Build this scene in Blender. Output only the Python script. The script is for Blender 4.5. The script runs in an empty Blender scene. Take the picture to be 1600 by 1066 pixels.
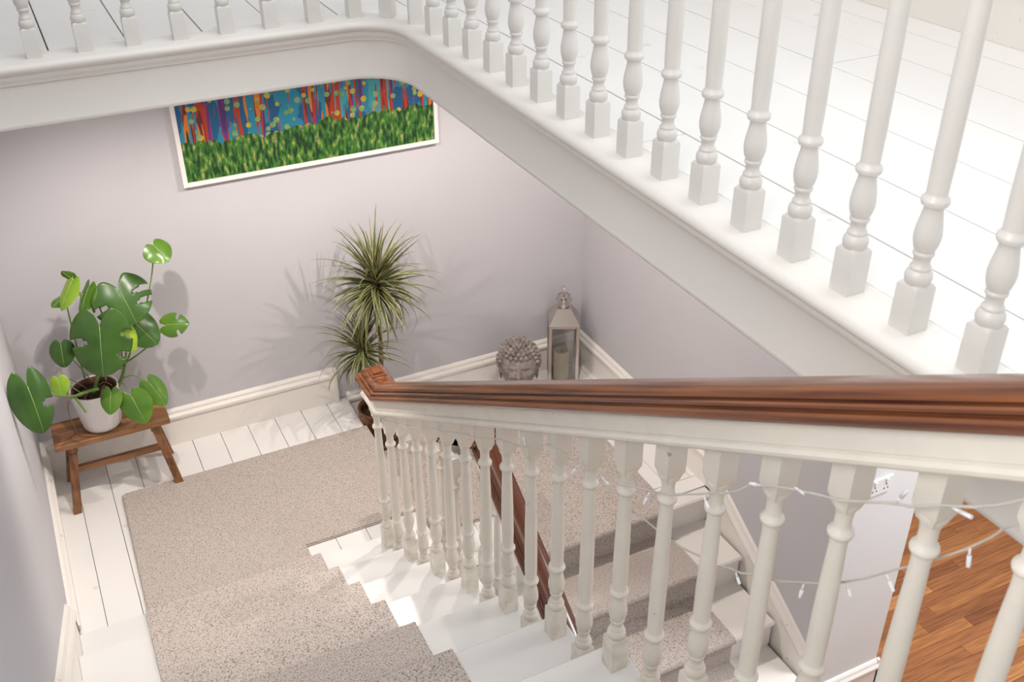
import bpy, bmesh, math, random
from mathutils import Vector, Matrix, noise
random.seed(7)
S = bpy.context.scene
COL = S.collection

# ------------------------------------------------------------------ camera, world, lights, exposure
R_ = [[0.895964, -0.444087, -0.005899], [0.237695, 0.468254, 0.851022], [0.375166, 0.763888, -0.525096]]
cam_d = bpy.data.cameras.new('camera'); cam = bpy.data.objects.new('camera', cam_d); COL.objects.link(cam)
cam.matrix_world = Matrix(((R_[0][0], R_[1][0], -R_[2][0], 0.0), (R_[0][1], R_[1][1], -R_[2][1], 0.0),
                           (R_[0][2], R_[1][2], -R_[2][2], 4.105), (0, 0, 0, 1)))
cam_d.sensor_width = 36.0; cam_d.lens = 36.0 * 1612.13 / 1600.0
cam_d.clip_start = 0.05
cam_d.dof.use_dof = True; cam_d.dof.focus_distance = 3.3; cam_d.dof.aperture_fstop = 9.0
S.camera = cam

W = bpy.data.worlds.new('World'); S.world = W; W.use_nodes = True
W.node_tree.nodes['Background'].inputs[0].default_value = (0.97, 0.985, 1.0, 1)
W.node_tree.nodes['Background'].inputs[1].default_value = 0.66
S.view_settings.view_transform = 'Standard'; S.view_settings.look = 'None'
S.view_settings.gamma = 1.0; S.view_settings.use_curve_mapping = False
S.view_settings.exposure = 0.0

def area(name, loc, target, sx, sy, power, color=(1, 1, 1)):
    d = bpy.data.lights.new(name, 'AREA'); d.shape = 'RECTANGLE'; d.size = sx; d.size_y = sy
    d.energy = power; d.color = color
    o = bpy.data.objects.new(name, d); COL.objects.link(o); o.location = loc
    o.rotation_euler = (Vector(target) - Vector(loc)).to_track_quat('-Z', 'Y').to_euler()
    return o
def spot(name, loc, target, power, color, size=0.018, angle=140):
    d = bpy.data.lights.new(name, 'SPOT'); d.energy = power; d.color = color
    d.spot_size = math.radians(angle); d.spot_blend = 0.6; d.shadow_soft_size = size
    o = bpy.data.objects.new(name, d); COL.objects.link(o); o.location = loc
    o.rotation_euler = (Vector(target) - Vector(loc)).to_track_quat('-Z', 'Y').to_euler()
    return o
area('skylight', (0.9, 1.2, 6.6), (0.9, 1.6, 0), 3.0, 3.6, 84, (1.0, 0.99, 0.975))
area('gallery_fill', (2.645, 1.3, 4.9), (0.0, 1.3, 4.9), 1.4, 1.2, 20, (0.80, 0.91, 1.0)).data.spread = math.radians(150)  # added fill lamp on the gallery wall, brightens the left wall
area('stair_fill', (-0.270, 0.45, 4.25), (1.0, 0.45, 4.25), 0.9, 0.9, 19, (1.0, 0.98, 0.94))  # added fill lamp, lifts the left-facing sides of rail and balusters
WARM = (1.0, 0.91, 0.84)
spot('downlight_left', (0.28, 3.40, 3.03), (0.30, 3.75, 0), 46, WARM)
spot('downlight_middle', (1.10, 3.40, 3.03), (1.10, 3.75, 0), 38, WARM)
spot('downlight_right', (1.90, 3.40, 3.03), (1.90, 3.75, 0), 54, WARM)
area('hall_light', (3.9, 1.5, 3.0), (3.7, 1.7, 0), 0.9, 0.9, 80, (0.95, 0.98, 1.0))

# ------------------------------------------------------------------ materials
def mat(name, col, rough=0.5, spec=0.5, var=0.0, vscale=6.0, bump=0.0, bscale=40.0, coat=0.0, stretch=None, metallic=0.0, var_col=None, rot=None):
    m = bpy.data.materials.new(name); m.use_nodes = True
    nt = m.node_tree; b = nt.nodes['Principled BSDF']
    b.inputs['Base Color'].default_value = (*col, 1); b.inputs['Roughness'].default_value = rough
    b.inputs['Specular IOR Level'].default_value = spec; b.inputs['Metallic'].default_value = metallic
    b.inputs['Coat Weight'].default_value = coat; b.inputs['Coat Roughness'].default_value = 0.22
    tc = nt.nodes.new('ShaderNodeTexCoord'); mp = nt.nodes.new('ShaderNodeMapping')
    if rot is not None:
        mr = nt.nodes.new('ShaderNodeMapping'); mr.inputs['Rotation'].default_value = (math.radians(rot), 0, 0)
        nt.links.new(tc.outputs['Object'], mr.inputs[0]); nt.links.new(mr.outputs[0], mp.inputs[0])
    else: nt.links.new(tc.outputs['Object'], mp.inputs[0])
    if stretch: mp.inputs['Scale'].default_value = stretch
    if var > 0:
        n = nt.nodes.new('ShaderNodeTexNoise'); n.inputs['Scale'].default_value = vscale; n.inputs['Detail'].default_value = 6
        nt.links.new(mp.outputs[0], n.inputs['Vector'])
        r = nt.nodes.new('ShaderNodeValToRGB'); r.color_ramp.elements[0].position = 0.3; r.color_ramp.elements[1].position = 0.7
        c2 = var_col or tuple(c * (1 - var) for c in col)
        r.color_ramp.elements[0].color = (*c2, 1); r.color_ramp.elements[1].color = (*col, 1)
        nt.links.new(n.outputs['Fac'], r.inputs[0]); nt.links.new(r.outputs[0], b.inputs['Base Color'])
    if bump > 0:
        n2 = nt.nodes.new('ShaderNodeTexNoise'); n2.inputs['Scale'].default_value = bscale; n2.inputs['Detail'].default_value = 4
        nt.links.new(mp.outputs[0], n2.inputs['Vector'])
        bp = nt.nodes.new('ShaderNodeBump'); bp.inputs['Strength'].default_value = bump; bp.inputs['Distance'].default_value = 0.004
        nt.links.new(n2.outputs['Fac'], bp.inputs['Height']); nt.links.new(bp.outputs[0], b.inputs['Normal'])
    return m

def speckle(m, scale, lo, hi, dark, amount=1.0):
    """multiply the base colour by small worn specks"""
    nt = m.node_tree; b = nt.nodes['Principled BSDF']
    tc = nt.nodes.new('ShaderNodeTexCoord'); n = nt.nodes.new('ShaderNodeTexNoise')
    n.inputs['Scale'].default_value = scale; n.inputs['Detail'].default_value = 3
    oi = nt.nodes.new('ShaderNodeObjectInfo'); ad = nt.nodes.new('ShaderNodeVectorMath'); ad.operation = 'MULTIPLY_ADD'
    ad.inputs[1].default_value = (9, 7, 5); nt.links.new(oi.outputs['Random'], ad.inputs[0]); nt.links.new(tc.outputs['Object'], ad.inputs[2]); nt.links.new(ad.outputs[0], n.inputs['Vector'])
    r = nt.nodes.new('ShaderNodeValToRGB'); r.color_ramp.elements[0].position = lo; r.color_ramp.elements[1].position = hi
    r.color_ramp.elements[0].color = (0, 0, 0, 1); r.color_ramp.elements[1].color = (amount, amount, amount, 1)
    nt.links.new(n.outputs['Fac'], r.inputs[0])
    mx = nt.nodes.new('ShaderNodeMix'); mx.data_type = 'RGBA'; mx.inputs['B'].default_value = (*dark, 1)
    src = b.inputs['Base Color'].links[0].from_socket if b.inputs['Base Color'].links else None
    if src: nt.links.new(src, mx.inputs['A'])
    else: mx.inputs['A'].default_value = b.inputs['Base Color'].default_value
    nt.links.new(r.outputs[0], mx.inputs['Factor']); nt.links.new(mx.outputs['Result'], b.inputs['Base Color'])

M = {}
M['wall'] = mat('lilac_wall_paint', (0.575, 0.562, 0.588), 0.75, 0.3, 0.04, 1.5, 0.08, 60)
M['pier'] = mat('white_wall_paint', (0.74, 0.74, 0.745), 0.75, 0.3, 0.02, 1.5, 0.08, 60)
M['gloss'] = mat('white_gloss_paint', (0.80, 0.765, 0.72), 0.32, 0.5, 0.05, 5, 0.06, 25)
M['bal'] = mat('aged_white_baluster_paint', (0.83, 0.785, 0.70), 0.34, 0.5, 0.07, 14, 0.05, 60)
speckle(M['bal'], 38, 0.735, 0.76, (0.33, 0.25, 0.17), 0.7)
M['ubal'] = mat('white_baluster_paint', (0.72, 0.70, 0.665), 0.34, 0.5, 0.05, 14, 0.04, 60)
M['fascia'] = mat('white_fascia_paint', (0.77, 0.74, 0.70), 0.38, 0.5, 0.04, 2.5, 0.05, 20)
M['floorw'] = mat('white_floor_paint', (0.84, 0.82, 0.79), 0.36, 0.5, 0.03, 3, 0.10, 14)
speckle(M['floorw'], 9, 0.70, 0.73, (0.62, 0.56, 0.50), 0.5)
M['tread'] = mat('white_tread_paint', (0.73, 0.72, 0.70), 0.33, 0.5, 0.02, 3, 0.04, 14)
M['gap'] = mat('dark_gap', (0.16, 0.13, 0.11), 0.9)
M['skirt'] = mat('cream_skirting_paint', (0.86, 0.82, 0.765), 0.36, 0.5, 0.05, 4, 0.05, 20)
speckle(M['skirt'], 24, 0.70, 0.74, (0.45, 0.34, 0.24), 0.6)

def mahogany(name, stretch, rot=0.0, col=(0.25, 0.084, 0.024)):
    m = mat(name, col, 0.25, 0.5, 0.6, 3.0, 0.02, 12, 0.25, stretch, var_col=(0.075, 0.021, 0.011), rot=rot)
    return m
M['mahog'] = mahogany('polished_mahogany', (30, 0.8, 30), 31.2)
M['mahog_shaded'] = mahogany('polished_mahogany_shaded', (30, 0.8, 30), -31.5, (0.13, 0.042, 0.018))  # same mahogany, shade on the lower rail put into a darker base colour
M['mahog_level'] = mahogany('polished_mahogany_level', (30, 0.8, 30))
M['mahog_x'] = mahogany('polished_mahogany_cross_grain', (0.5, 44, 44))
M['bench'] = mat('oiled_hardwood', (0.42, 0.20, 0.075), 0.42, 0.5, 0.5, 2.5, 0.1, 12, 0.1, (1.2, 14, 14), var_col=(0.15, 0.055, 0.022))
M['bench_leg'] = mat('oiled_hardwood_leg', (0.32, 0.145, 0.055), 0.45, 0.5, 0.45, 2.5, 0.1, 12, 0.1, (14, 14, 1.2), var_col=(0.11, 0.04, 0.018))

def grime(m, z0, z1, col, amount):
    """scuffed, handled paint near the foot of a part (object z between z0 and z1)"""
    nt = m.node_tree; b = nt.nodes['Principled BSDF']
    tc = nt.nodes.new('ShaderNodeTexCoord'); sp = nt.nodes.new('ShaderNodeSeparateXYZ'); nt.links.new(tc.outputs['Object'], sp.inputs[0])
    mr = nt.nodes.new('ShaderNodeMapRange'); mr.inputs['From Min'].default_value = z1; mr.inputs['From Max'].default_value = z0
    nt.links.new(sp.outputs['Z'], mr.inputs['Value'])
    n = nt.nodes.new('ShaderNodeTexNoise'); n.inputs['Scale'].default_value = 30; n.inputs['Detail'].default_value = 5
    oi = nt.nodes.new('ShaderNodeObjectInfo'); ad = nt.nodes.new('ShaderNodeVectorMath'); ad.operation = 'MULTIPLY_ADD'; ad.inputs[1].default_value = (5, 9, 7)
    nt.links.new(oi.outputs['Random'], ad.inputs[0]); nt.links.new(tc.outputs['Object'], ad.inputs[2]); nt.links.new(ad.outputs[0], n.inputs['Vector'])
    r = nt.nodes.new('ShaderNodeValToRGB'); r.color_ramp.elements[0].position = 0.42; r.color_ramp.elements[1].position = 0.66
    r.color_ramp.elements[1].color = (amount, amount, amount, 1); nt.links.new(n.outputs['Fac'], r.inputs[0])
    mu = nt.nodes.new('ShaderNodeMath'); mu.operation = 'MULTIPLY'; nt.links.new(mr.outputs[0], mu.inputs[0]); nt.links.new(r.outputs[0], mu.inputs[1])
    mx = nt.nodes.new('ShaderNodeMix'); mx.data_type = 'RGBA'; mx.inputs['B'].default_value = (*col, 1)
    nt.links.new(b.inputs['Base Color'].links[0].from_socket, mx.inputs['A']); nt.links.new(mu.outputs[0], mx.inputs['Factor']); nt.links.new(mx.outputs['Result'], b.inputs['Base Color'])
M['balt'] = mat('aged_white_turned_paint', (0.83, 0.785, 0.70), 0.34, 0.5, 0.07, 14, 0.05, 60)
speckle(M['balt'], 38, 0.735, 0.76, (0.33, 0.25, 0.17), 0.7)
grime(M['balt'], 0.0, 0.24, (0.50, 0.40, 0.29), 0.5)
def carpet():
    m = bpy.data.materials.new('flecked_wool_carpet'); m.use_nodes = True
    nt = m.node_tree; b = nt.nodes['Principled BSDF']; b.inputs['Roughness'].default_value = 1.0
    b.inputs['Specular IOR Level'].default_value = 0.05
    tc = nt.nodes.new('ShaderNodeTexCoord')
    n = nt.nodes.new('ShaderNodeTexNoise'); n.inputs['Scale'].default_value = 215; n.inputs['Detail'].default_value = 3; n.inputs['Roughness'].default_value = 0.7
    r = nt.nodes.new('ShaderNodeValToRGB'); e = r.color_ramp.elements
    e[0].position = 0.36; e[0].color = (0.13, 0.112, 0.10, 1); e[1].position = 0.455; e[1].color = (0.50, 0.44, 0.395, 1)
    x = r.color_ramp.elements.new(0.60); x.color = (0.60, 0.525, 0.475, 1)
    x = r.color_ramp.elements.new(0.70); x.color = (0.70, 0.64, 0.59, 1)
    n2 = nt.nodes.new('ShaderNodeTexNoise'); n2.inputs['Scale'].default_value = 420; n2.inputs['Detail'].default_value = 2
    bp = nt.nodes.new('ShaderNodeBump'); bp.inputs['Strength'].default_value = 0.55; bp.inputs['Distance'].default_value = 0.004
    for q in (n, n2): nt.links.new(tc.outputs['Object'], q.inputs['Vector'])
    nt.links.new(n.outputs['Fac'], r.inputs[0]); nt.links.new(r.outputs[0], b.inputs['Base Color'])
    nt.links.new(n2.outputs['Fac'], bp.inputs['Height']); nt.links.new(bp.outputs[0], b.inputs['Normal'])
    return m
M['carpet'] = carpet()

def hallwood():
    m = bpy.data.materials.new('hall_strip_wood'); m.use_nodes = True
    nt = m.node_tree; b = nt.nodes['Principled BSDF']; b.inputs['Roughness'].default_value = 0.38
    oi = nt.nodes.new('ShaderNodeObjectInfo'); tc = nt.nodes.new('ShaderNodeTexCoord')
    mp = nt.nodes.new('ShaderNodeMapping'); mp.inputs['Scale'].default_value = (1.5, 22, 22)
    add = nt.nodes.new('ShaderNodeVectorMath'); add.operation = 'ADD'
    nt.links.new(tc.outputs['Object'], add.inputs[0]); nt.links.new(oi.outputs['Random'], add.inputs[1])
    nt.links.new(add.outputs[0], mp.inputs[0])
    n = nt.nodes.new('ShaderNodeTexNoise'); n.inputs['Scale'].default_value = 4; n.inputs['Detail'].default_value = 6
    nt.links.new(mp.outputs[0], n.inputs['Vector'])
    r = nt.nodes.new('ShaderNodeValToRGB'); e = r.color_ramp.elements
    e[0].position = 0.0; e[0].color = (0.25, 0.085, 0.030, 1); e[1].position = 1.0; e[1].color = (0.64, 0.30, 0.105, 1)
    x = e.new(0.35); x.color = (0.38, 0.145, 0.048, 1); x = e.new(0.7); x.color = (0.47, 0.19, 0.062, 1)
    nt.links.new(oi.outputs['Random'], r.inputs[0])
    g = nt.nodes.new('ShaderNodeValToRGB'); g.color_ramp.elements[0].color = (0.62, 0.58, 0.55, 1); g.color_ramp.elements[1].color = (1.1, 1.1, 1.1, 1)
    g.color_ramp.elements[0].position = 0.3; g.color_ramp.elements[1].position = 0.65
    nt.links.new(n.outputs['Fac'], g.inputs[0])
    mx = nt.nodes.new('ShaderNodeMix'); mx.data_type = 'RGBA'; mx.blend_type = 'MULTIPLY'; mx.inputs['Factor'].default_value = 1
    nt.links.new(r.outputs[0], mx.inputs['A']); nt.links.new(g.outputs[0], mx.inputs['B']); nt.links.new(mx.outputs['Result'], b.inputs['Base Color'])
    return m
M['hall'] = hallwood()

# ------------------------------------------------------------------ helpers
def link_mesh(name, me, m=None, parent=None, smooth=False):
    if smooth:
        for p in me.polygons: p.use_smooth = True
    o = bpy.data.objects.new(name, me); COL.objects.link(o)
    if m is not None and not me.materials: me.materials.append(m)
    if parent is not None: o.parent = parent
    return o
def bm_obj(name, bm, m, parent=None, smooth=False, recalc=True):
    if recalc: bmesh.ops.recalc_face_normals(bm, faces=bm.faces)
    me = bpy.data.meshes.new(name); bm.to_mesh(me); bm.free()
    return link_mesh(name, me, m, parent, smooth)
def empty(name, loc=(0, 0, 0), rz=0.0):
    o = bpy.data.objects.new(name, None); COL.objects.link(o); o.location = loc; o.rotation_euler = (0, 0, rz)
    o.empty_display_size = 0.1
    return o
def tag(o, label, cat, group=None):
    o['label'] = label; o['category'] = cat
    if group: o['group'] = group
    return o
def struct(o): o['kind'] = 'structure'; return o
def box(bm, x0, x1, y0, y1, z0, z1, mtx=None):
    v = [Vector((x, y, z)) for z in (z0, z1) for y in (y0, y1) for x in (x0, x1)]
    if mtx is not None: v = [mtx @ q for q in v]
    v = [bm.verts.new(q) for q in v]
    for f in ((0, 2, 3, 1), (4, 5, 7, 6), (0, 1, 5, 4), (2, 6, 7, 3), (0, 4, 6, 2), (1, 3, 7, 5)):
        bm.faces.new([v[i] for i in f])
    return v
def bbox(bm, x0, x1, y0, y1, z0, z1, bev=0.002, mtx=None):
    t = bmesh.new(); box(t, x0, x1, y0, y1, z0, z1)
    bmesh.ops.recalc_face_normals(t, faces=t.faces)
    if bev: bmesh.ops.bevel(t, geom=list(t.edges), offset=bev, segments=1, affect='EDGES', profile=0.5)
    if mtx is not None: bmesh.ops.transform(t, matrix=mtx, verts=t.verts)
    me = bpy.data.meshes.new('tmp'); t.to_mesh(me); t.free(); bm.from_mesh(me); bpy.data.meshes.remove(me)
def box_obj(name, x0, x1, y0, y1, z0, z1, m, parent=None, bev=0.0, mtx=None):
    bm = bmesh.new(); bbox(bm, x0, x1, y0, y1, z0, z1, bev, mtx)
    return bm_obj(name, bm, m, parent)
def lathe(bm, prof, seg=20, center=(0, 0, 0), cap=True, mtx=None):
    rings = []
    c = Vector(center)
    for r, z in prof:
        ring = []
        for i in range(seg):
            a = 2 * math.pi * i / seg
            p = Vector((r * math.cos(a), r * math.sin(a), z)) + c
            if mtx is not None: p = mtx @ p
            ring.append(bm.verts.new(p))
        rings.append(ring)
    for a, b in zip(rings, rings[1:]):
        for i in range(seg):
            f = bm.faces.new((a[i], a[(i + 1) % seg], b[(i + 1) % seg], b[i])); f.smooth = True
    if cap:
        bm.faces.new(list(reversed(rings[0]))); bm.faces.new(rings[-1])
def prism_x(bm, poly, x0, x1):
    """extrude a y,z polygon along x"""
    a = [bm.verts.new((x0, y, z)) for y, z in poly]; b = [bm.verts.new((x1, y, z)) for y, z in poly]
    n = len(poly)
    for i in range(n): bm.faces.new((a[i], a[(i + 1) % n], b[(i + 1) % n], b[i]))
    fs = [bm.faces.new(list(reversed(a))), bm.faces.new(b)]
    bmesh.ops.triangulate(bm, faces=fs)
def prism_pairs(bm, out, inn, x0, x1):
    R = [[bm.verts.new((x, *p)) for p in (o, i)] for x in (x0, x1) for o, i in zip(out, inn)]
    n = len(out); A, B = R[:n], R[n:]
    for i in range(n - 1):
        for q in ((A[i][0], A[i + 1][0], B[i + 1][0], B[i][0]), (A[i][1], B[i][1], B[i + 1][1], A[i + 1][1]), (A[i][0], A[i][1], A[i + 1][1], A[i + 1][0]), (B[i][0], B[i + 1][0], B[i + 1][1], B[i][1])):
            bm.faces.new(q)
    for i in (0, n - 1): bm.faces.new((A[i][0], B[i][0], B[i][1], A[i][1]))
    bmesh.ops.remove_doubles(bm, verts=bm.verts, dist=1e-6)
def prism_z(bm, poly, z0, z1):
    a = [bm.verts.new((x, y, z0)) for x, y in poly]; b = [bm.verts.new((x, y, z1)) for x, y in poly]
    n = len(poly)
    for i in range(n): bm.faces.new((a[i], a[(i + 1) % n], b[(i + 1) % n], b[i]))
    fs = [bm.faces.new(list(reversed(a))), bm.faces.new(b)]
    bmesh.ops.triangulate(bm, faces=fs)
def sweep(bm, pts, prof_fn, closed=False, smooth=False):
    """pts: list of frames (origin, side, up); prof_fn: list of (d, z); joins the rings"""
    rings = []
    for o, s, u in pts:
        rings.append([bm.verts.new(o + s * d + u * z) for d, z in prof_fn])
    n = len(prof_fn)
    for a, b in zip(rings, rings[1:]):
        for i in range(n if closed else n - 1):
            j = (i + 1) % n
            f = bm.faces.new((a[i], a[j], b[j], b[i])); f.smooth = smooth
    if closed:
        fs = [bm.faces.new(rings[0]), bm.faces.new(list(reversed(rings[-1])))]
        bmesh.ops.triangulate(bm, faces=fs)
    return rings
def tube(bm, pts, r0, r1=None, seg=8, cap=True):
    r1 = r0 if r1 is None else r1
    pts = [Vector(p) for p in pts]; n = len(pts); rings = []
    ref = Vector((0, 0, 1))
    for i, p in enumerate(pts):
        d = (pts[min(i + 1, n - 1)] - pts[max(i - 1, 0)]).normalized()
        if abs(d.dot(ref)) > 0.98: ref = Vector((1, 0, 0))
        s = d.cross(ref).normalized(); u = s.cross(d).normalized(); ref = u
        r = r0 + (r1 - r0) * i / max(1, n - 1)
        rings.append([bm.verts.new(p + s * (r * math.cos(2 * math.pi * k / seg)) + u * (r * math.sin(2 * math.pi * k / seg))) for k in range(seg)])
    for a, b in zip(rings, rings[1:]):
        for k in range(seg):
            f = bm.faces.new((a[k], a[(k + 1) % seg], b[(k + 1) % seg], b[k])); f.smooth = True
    if cap: bm.faces.new(list(reversed(rings[0]))); bm.faces.new(rings[-1])
def bez(p0, p1, p2, n=10):
    p0, p1, p2 = Vector(p0), Vector(p1), Vector(p2)
    return [p0 * (1 - t) ** 2 + p1 * 2 * t * (1 - t) + p2 * t * t for t in [i / n for i in range(n + 1)]]

# ------------------------------------------------------------------ key dimensions (metres)
RIS = 0.17
G1 = 0.2806; Y1 = 3.1145; ZU = 1.0204          # flight up: going, first nosing, upper part of the half landing
G2 = 0.277; Y2 = 3.030; ZL = 0.85              # flight down: going, nosing of the lower part of the half landing
ZF = 3.245; ZS = 3.053                         # gallery floor, gallery soffit
XL, XR = -0.28, 2.59; YB = 4.384
SLOPE1 = RIS / G1; SLOPE2 = RIS / G2
XE = 1.17                                      # step edge between the two parts of the landing
HX = 4.78; YP = 2.294; XP = 3.06               # hall far wall, pier face, pier edge

# ------------------------------------------------------------------ walls
struct(box_obj('wall_back', XL - 0.15, XR + 0.15, YB, YB + 0.15, 0.0, ZS, M['wall']))
struct(box_obj('wall_left', XL - 0.15, XL, -1.2, YB, 0.0, 5.6, M['wall']))
bm = bmesh.new(); box(bm, XR, XP - 0.002, YP + 0.004, YB, 0, ZS)
wr = struct(bm_obj('wall_right', bm, M['wall']))
struct(box_obj('wall_pier', XR + 0.002, XP, YP, YB - 0.02, 0, ZS - 0.001, M['pier']))
struct(box_obj('wall_hall', HX, HX + 0.15, -1.2, 5.6, 0, ZS, M['pier']))
struct(box_obj('wall_hall_end', XP, HX, 5.4, 5.55, 0, ZS, M['pier']))
struct(box_obj('wall_gallery_right', 2.655, 2.80, -1.2, 4.6, ZF - 0.02, 5.6, M['pier']))
struct(box_obj('wall_gallery_back', XL - 0.15, 2.80, 4.6, 4.75, ZF - 0.02, 5.6, M['pier']))

def fill_window_frame(name, xw, side, yc_, zc_w, w, h):
    bm = bmesh.new(); a, b = sorted((xw, xw + side * 0.035))
    for y0, y1, z0, z1 in ((-w/2 - 0.07, w/2 + 0.07, h/2, h/2 + 0.07), (-w/2 - 0.09, w/2 + 0.09, -h/2 - 0.05, -h/2), (-w/2 - 0.07, -w/2, -h/2, h/2), (w/2, w/2 + 0.07, -h/2, h/2), (-0.015, 0.015, -h/2, h/2), (-w/2, w/2, -0.015, 0.015)):
        bbox(bm, a, b, yc_ + y0, yc_ + y1, zc_w + z0, zc_w + z1, 0.004)
    struct(bm_obj(name, bm, M['gloss']))
fill_window_frame('fill_window_frame_1', XL, 1, 0.45, 4.25, 0.9, 0.9); fill_window_frame('fill_window_frame_2', 2.655, -1, 1.3, 4.9, 1.4, 1.2)  # unseen frames, added only to surround the two fill lamps

# ------------------------------------------------------------------ gallery floor: slab, moulded edge, planks
RC = 0.17; FX, FY = 1.165, 3.245
def edge_path():
    fr = []
    def add(x, y, sx, sy): fr.append((Vector((x, y, ZF)), Vector((sx, sy, 0)), Vector((0, 0, 1))))
    add(XL, FY, 0, -1)
    for i in range(13):
        a = math.pi / 2 * (1 - i / 12)
        add(FX - RC + RC * math.cos(a), FY - RC + RC * math.sin(a), -math.cos(a), -math.sin(a))
    add(FX, -0.28, -1, 0)
    return fr
prof = [(-0.085, 0), (0.010, 0.0), (0.019, -0.003), (0.026, -0.010), (0.028, -0.017), (0.026, -0.024), (0.018, -0.031),
        (0.013, -0.034), (0.015, -0.040), (0.012, -0.049), (0.006, -0.056), (0.006, -0.063), (0.0, -0.066),
        (0.0, -0.176), (0.0015, -0.178), (0.0025, -0.184), (0.0015, -0.190), (0, -0.192), (-0.085, -0.192)]
bm = bmesh.new(); sweep(bm, edge_path(), prof)
for f in bm.faces: f.smooth = True
tr = struct(bm_obj('trim_1', bm, M['fascia'], recalc=True))
tr.data.set_sharp_from_angle(angle=math.radians(50))
# slab under the boards, with the well cut out
def arc_pts(off):
    return [(FX - RC + (RC + off) * math.cos(a), FY - RC + (RC + off) * math.sin(a)) for a in [math.pi / 2 * i / 12 for i in range(13)]]
bm = bmesh.new()
poly = [(XL, FY + 0.03)] + list(reversed(arc_pts(0.03))) + [(FX + 0.03, -0.28), (FX + 0.03, -1.2), (2.66, -1.2), (2.66, 4.6), (XL, 4.6)]
prism_z(bm, poly, ZS, ZF - 0.016)
gal = struct(bm_obj('floor', bm, M['gap']))
bm = bmesh.new(); prism_z(bm, poly, ZS - 0.004, ZS)
struct(bm_obj('ceiling_gallery', bm, M['pier']))
struct(box_obj('ceiling', 2.66, HX, -1.2, 5.4, ZS, ZS + 0.1, M['pier']))
# top landing behind the stair
struct(box_obj('floor_landing_top', XL, FX + 0.03, -1.2, Y1 - 12 * G1 + 0.0, ZF - 0.19, ZF, M['floorw']))
GP = 0.0014
def plank(parent, x0, x1, y0, y1, z1, th, m=None, name='floorboard', GP=0.0012):
    bm = bmesh.new(); dz = random.uniform(-0.0006, 0.0006)
    bbox(bm, x0 + GP, x1 - GP, y0 + GP, y1 - GP, z1 - th, z1 + dz, 0.0012)
    return bm_obj(name, bm, m or M['floorw'], parent)
BX = FX + 0.085; BY = FY + 0.085
xs = [BX, 1.391, 1.605, 1.827, 2.053, 2.28, 2.50, 2.655]
cuts = {0: [1.9], 1: [2.9], 2: [0.35], 3: [3.6], 4: [2.177], 5: [0.9], 6: [3.2]}
for i in range(len(xs) - 1):
    ys = [-1.2] + cuts[i] + [4.6]
    for a, b in zip(ys, ys[1:]): plank(gal, xs[i], xs[i + 1], a, b, ZF - 0.0005, 0.014, GP=0.0021)
xs = [XL, -0.10, 0.12, 0.343, 0.570, 0.79, 1.01, BX]
cuts = {1: [3.825], 3: [3.80], 4: [], 5: [4.0]}
for i in range(len(xs) - 1):
    ys = [BY] + cuts.get(i, []) + [4.6]
    for a, b in zip(ys, ys[1:]): plank(gal, xs[i], xs[i + 1], a, b, ZF - 0.0005, 0.014, GP=0.0021)
bm = bmesh.new()   # filler behind the rounded corner
inner = [(FX - RC + (RC + 0.085) * math.cos(a), FY - RC + (RC + 0.085) * math.sin(a)) for a in [math.pi / 2 * i / 12 for i in range(13)]]
prism_z(bm, inner + [(FX - RC, BY), (BX, BY), (BX, FY - RC)][1:2], ZF - 0.015, ZF - 0.0015)
bm_obj('corner_board', bm, M['floorw'], gal)

# ------------------------------------------------------------------ half landing (two levels) and its boards
land = struct(box_obj('floor_half_landing', XL, XE - 0.012, Y1 - 0.0, YB, ZU - 0.25, ZU - 0.012, M['gap']))
low = struct(box_obj('floor_half_landing_lower', XE - 0.012, XR, Y2 + 0.046, YB, ZL - 0.25, ZL - 0.012, M['gap']))
x = -0.169 - 0.1375
k = 0
edges = [XL]
while x < XE - 0.05:
    if x > XL + 0.03: edges.append(x)
    x += 0.1375
edges[-1:] = [edges[-1]] if XE - edges[-1] > 0.06 else []
edges.append(XE)
for a, b in zip(edges, edges[1:]): plank(land, a, b, Y1 + 0.02, YB, ZU, 0.022)
box_obj('step_riser', XE - 0.018, XE - 0.006, Y1, YB, ZL, ZU - 0.02, M['gloss'], land)
box_obj('step_nosing', XE - 0.012, XE + 0.012, Y1, YB, ZU - 0.024, ZU + 0.0005, M['gloss'], land, 0.006)
box_obj('front_fascia', 0.955, XE + 0.01, Y1 - 0.014, Y1 + 0.019, ZL - 0.25, ZU - 0.001, M['gloss'], land, 0.003)
xx = XE; 
while xx < XR - 0.02:
    nx = min(xx + 0.1375, XR)
    plank(low, xx, nx, 3.19, YB, ZL, 0.022); xx = nx
plank(low, XE, XR, 3.105, 3.19, ZL, 0.022)
box_obj('nosing_board', XE, XR - 0.02, Y2, 3.105 - GP, ZL - 0.025, ZL, M['gloss'], low, 0.008)
box_obj('front_fascia', XE, 1.334, Y2 + 0.026, Y2 + 0.045, ZL - 0.25, ZL - 0.024, M['gloss'], low, 0.0)

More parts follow.
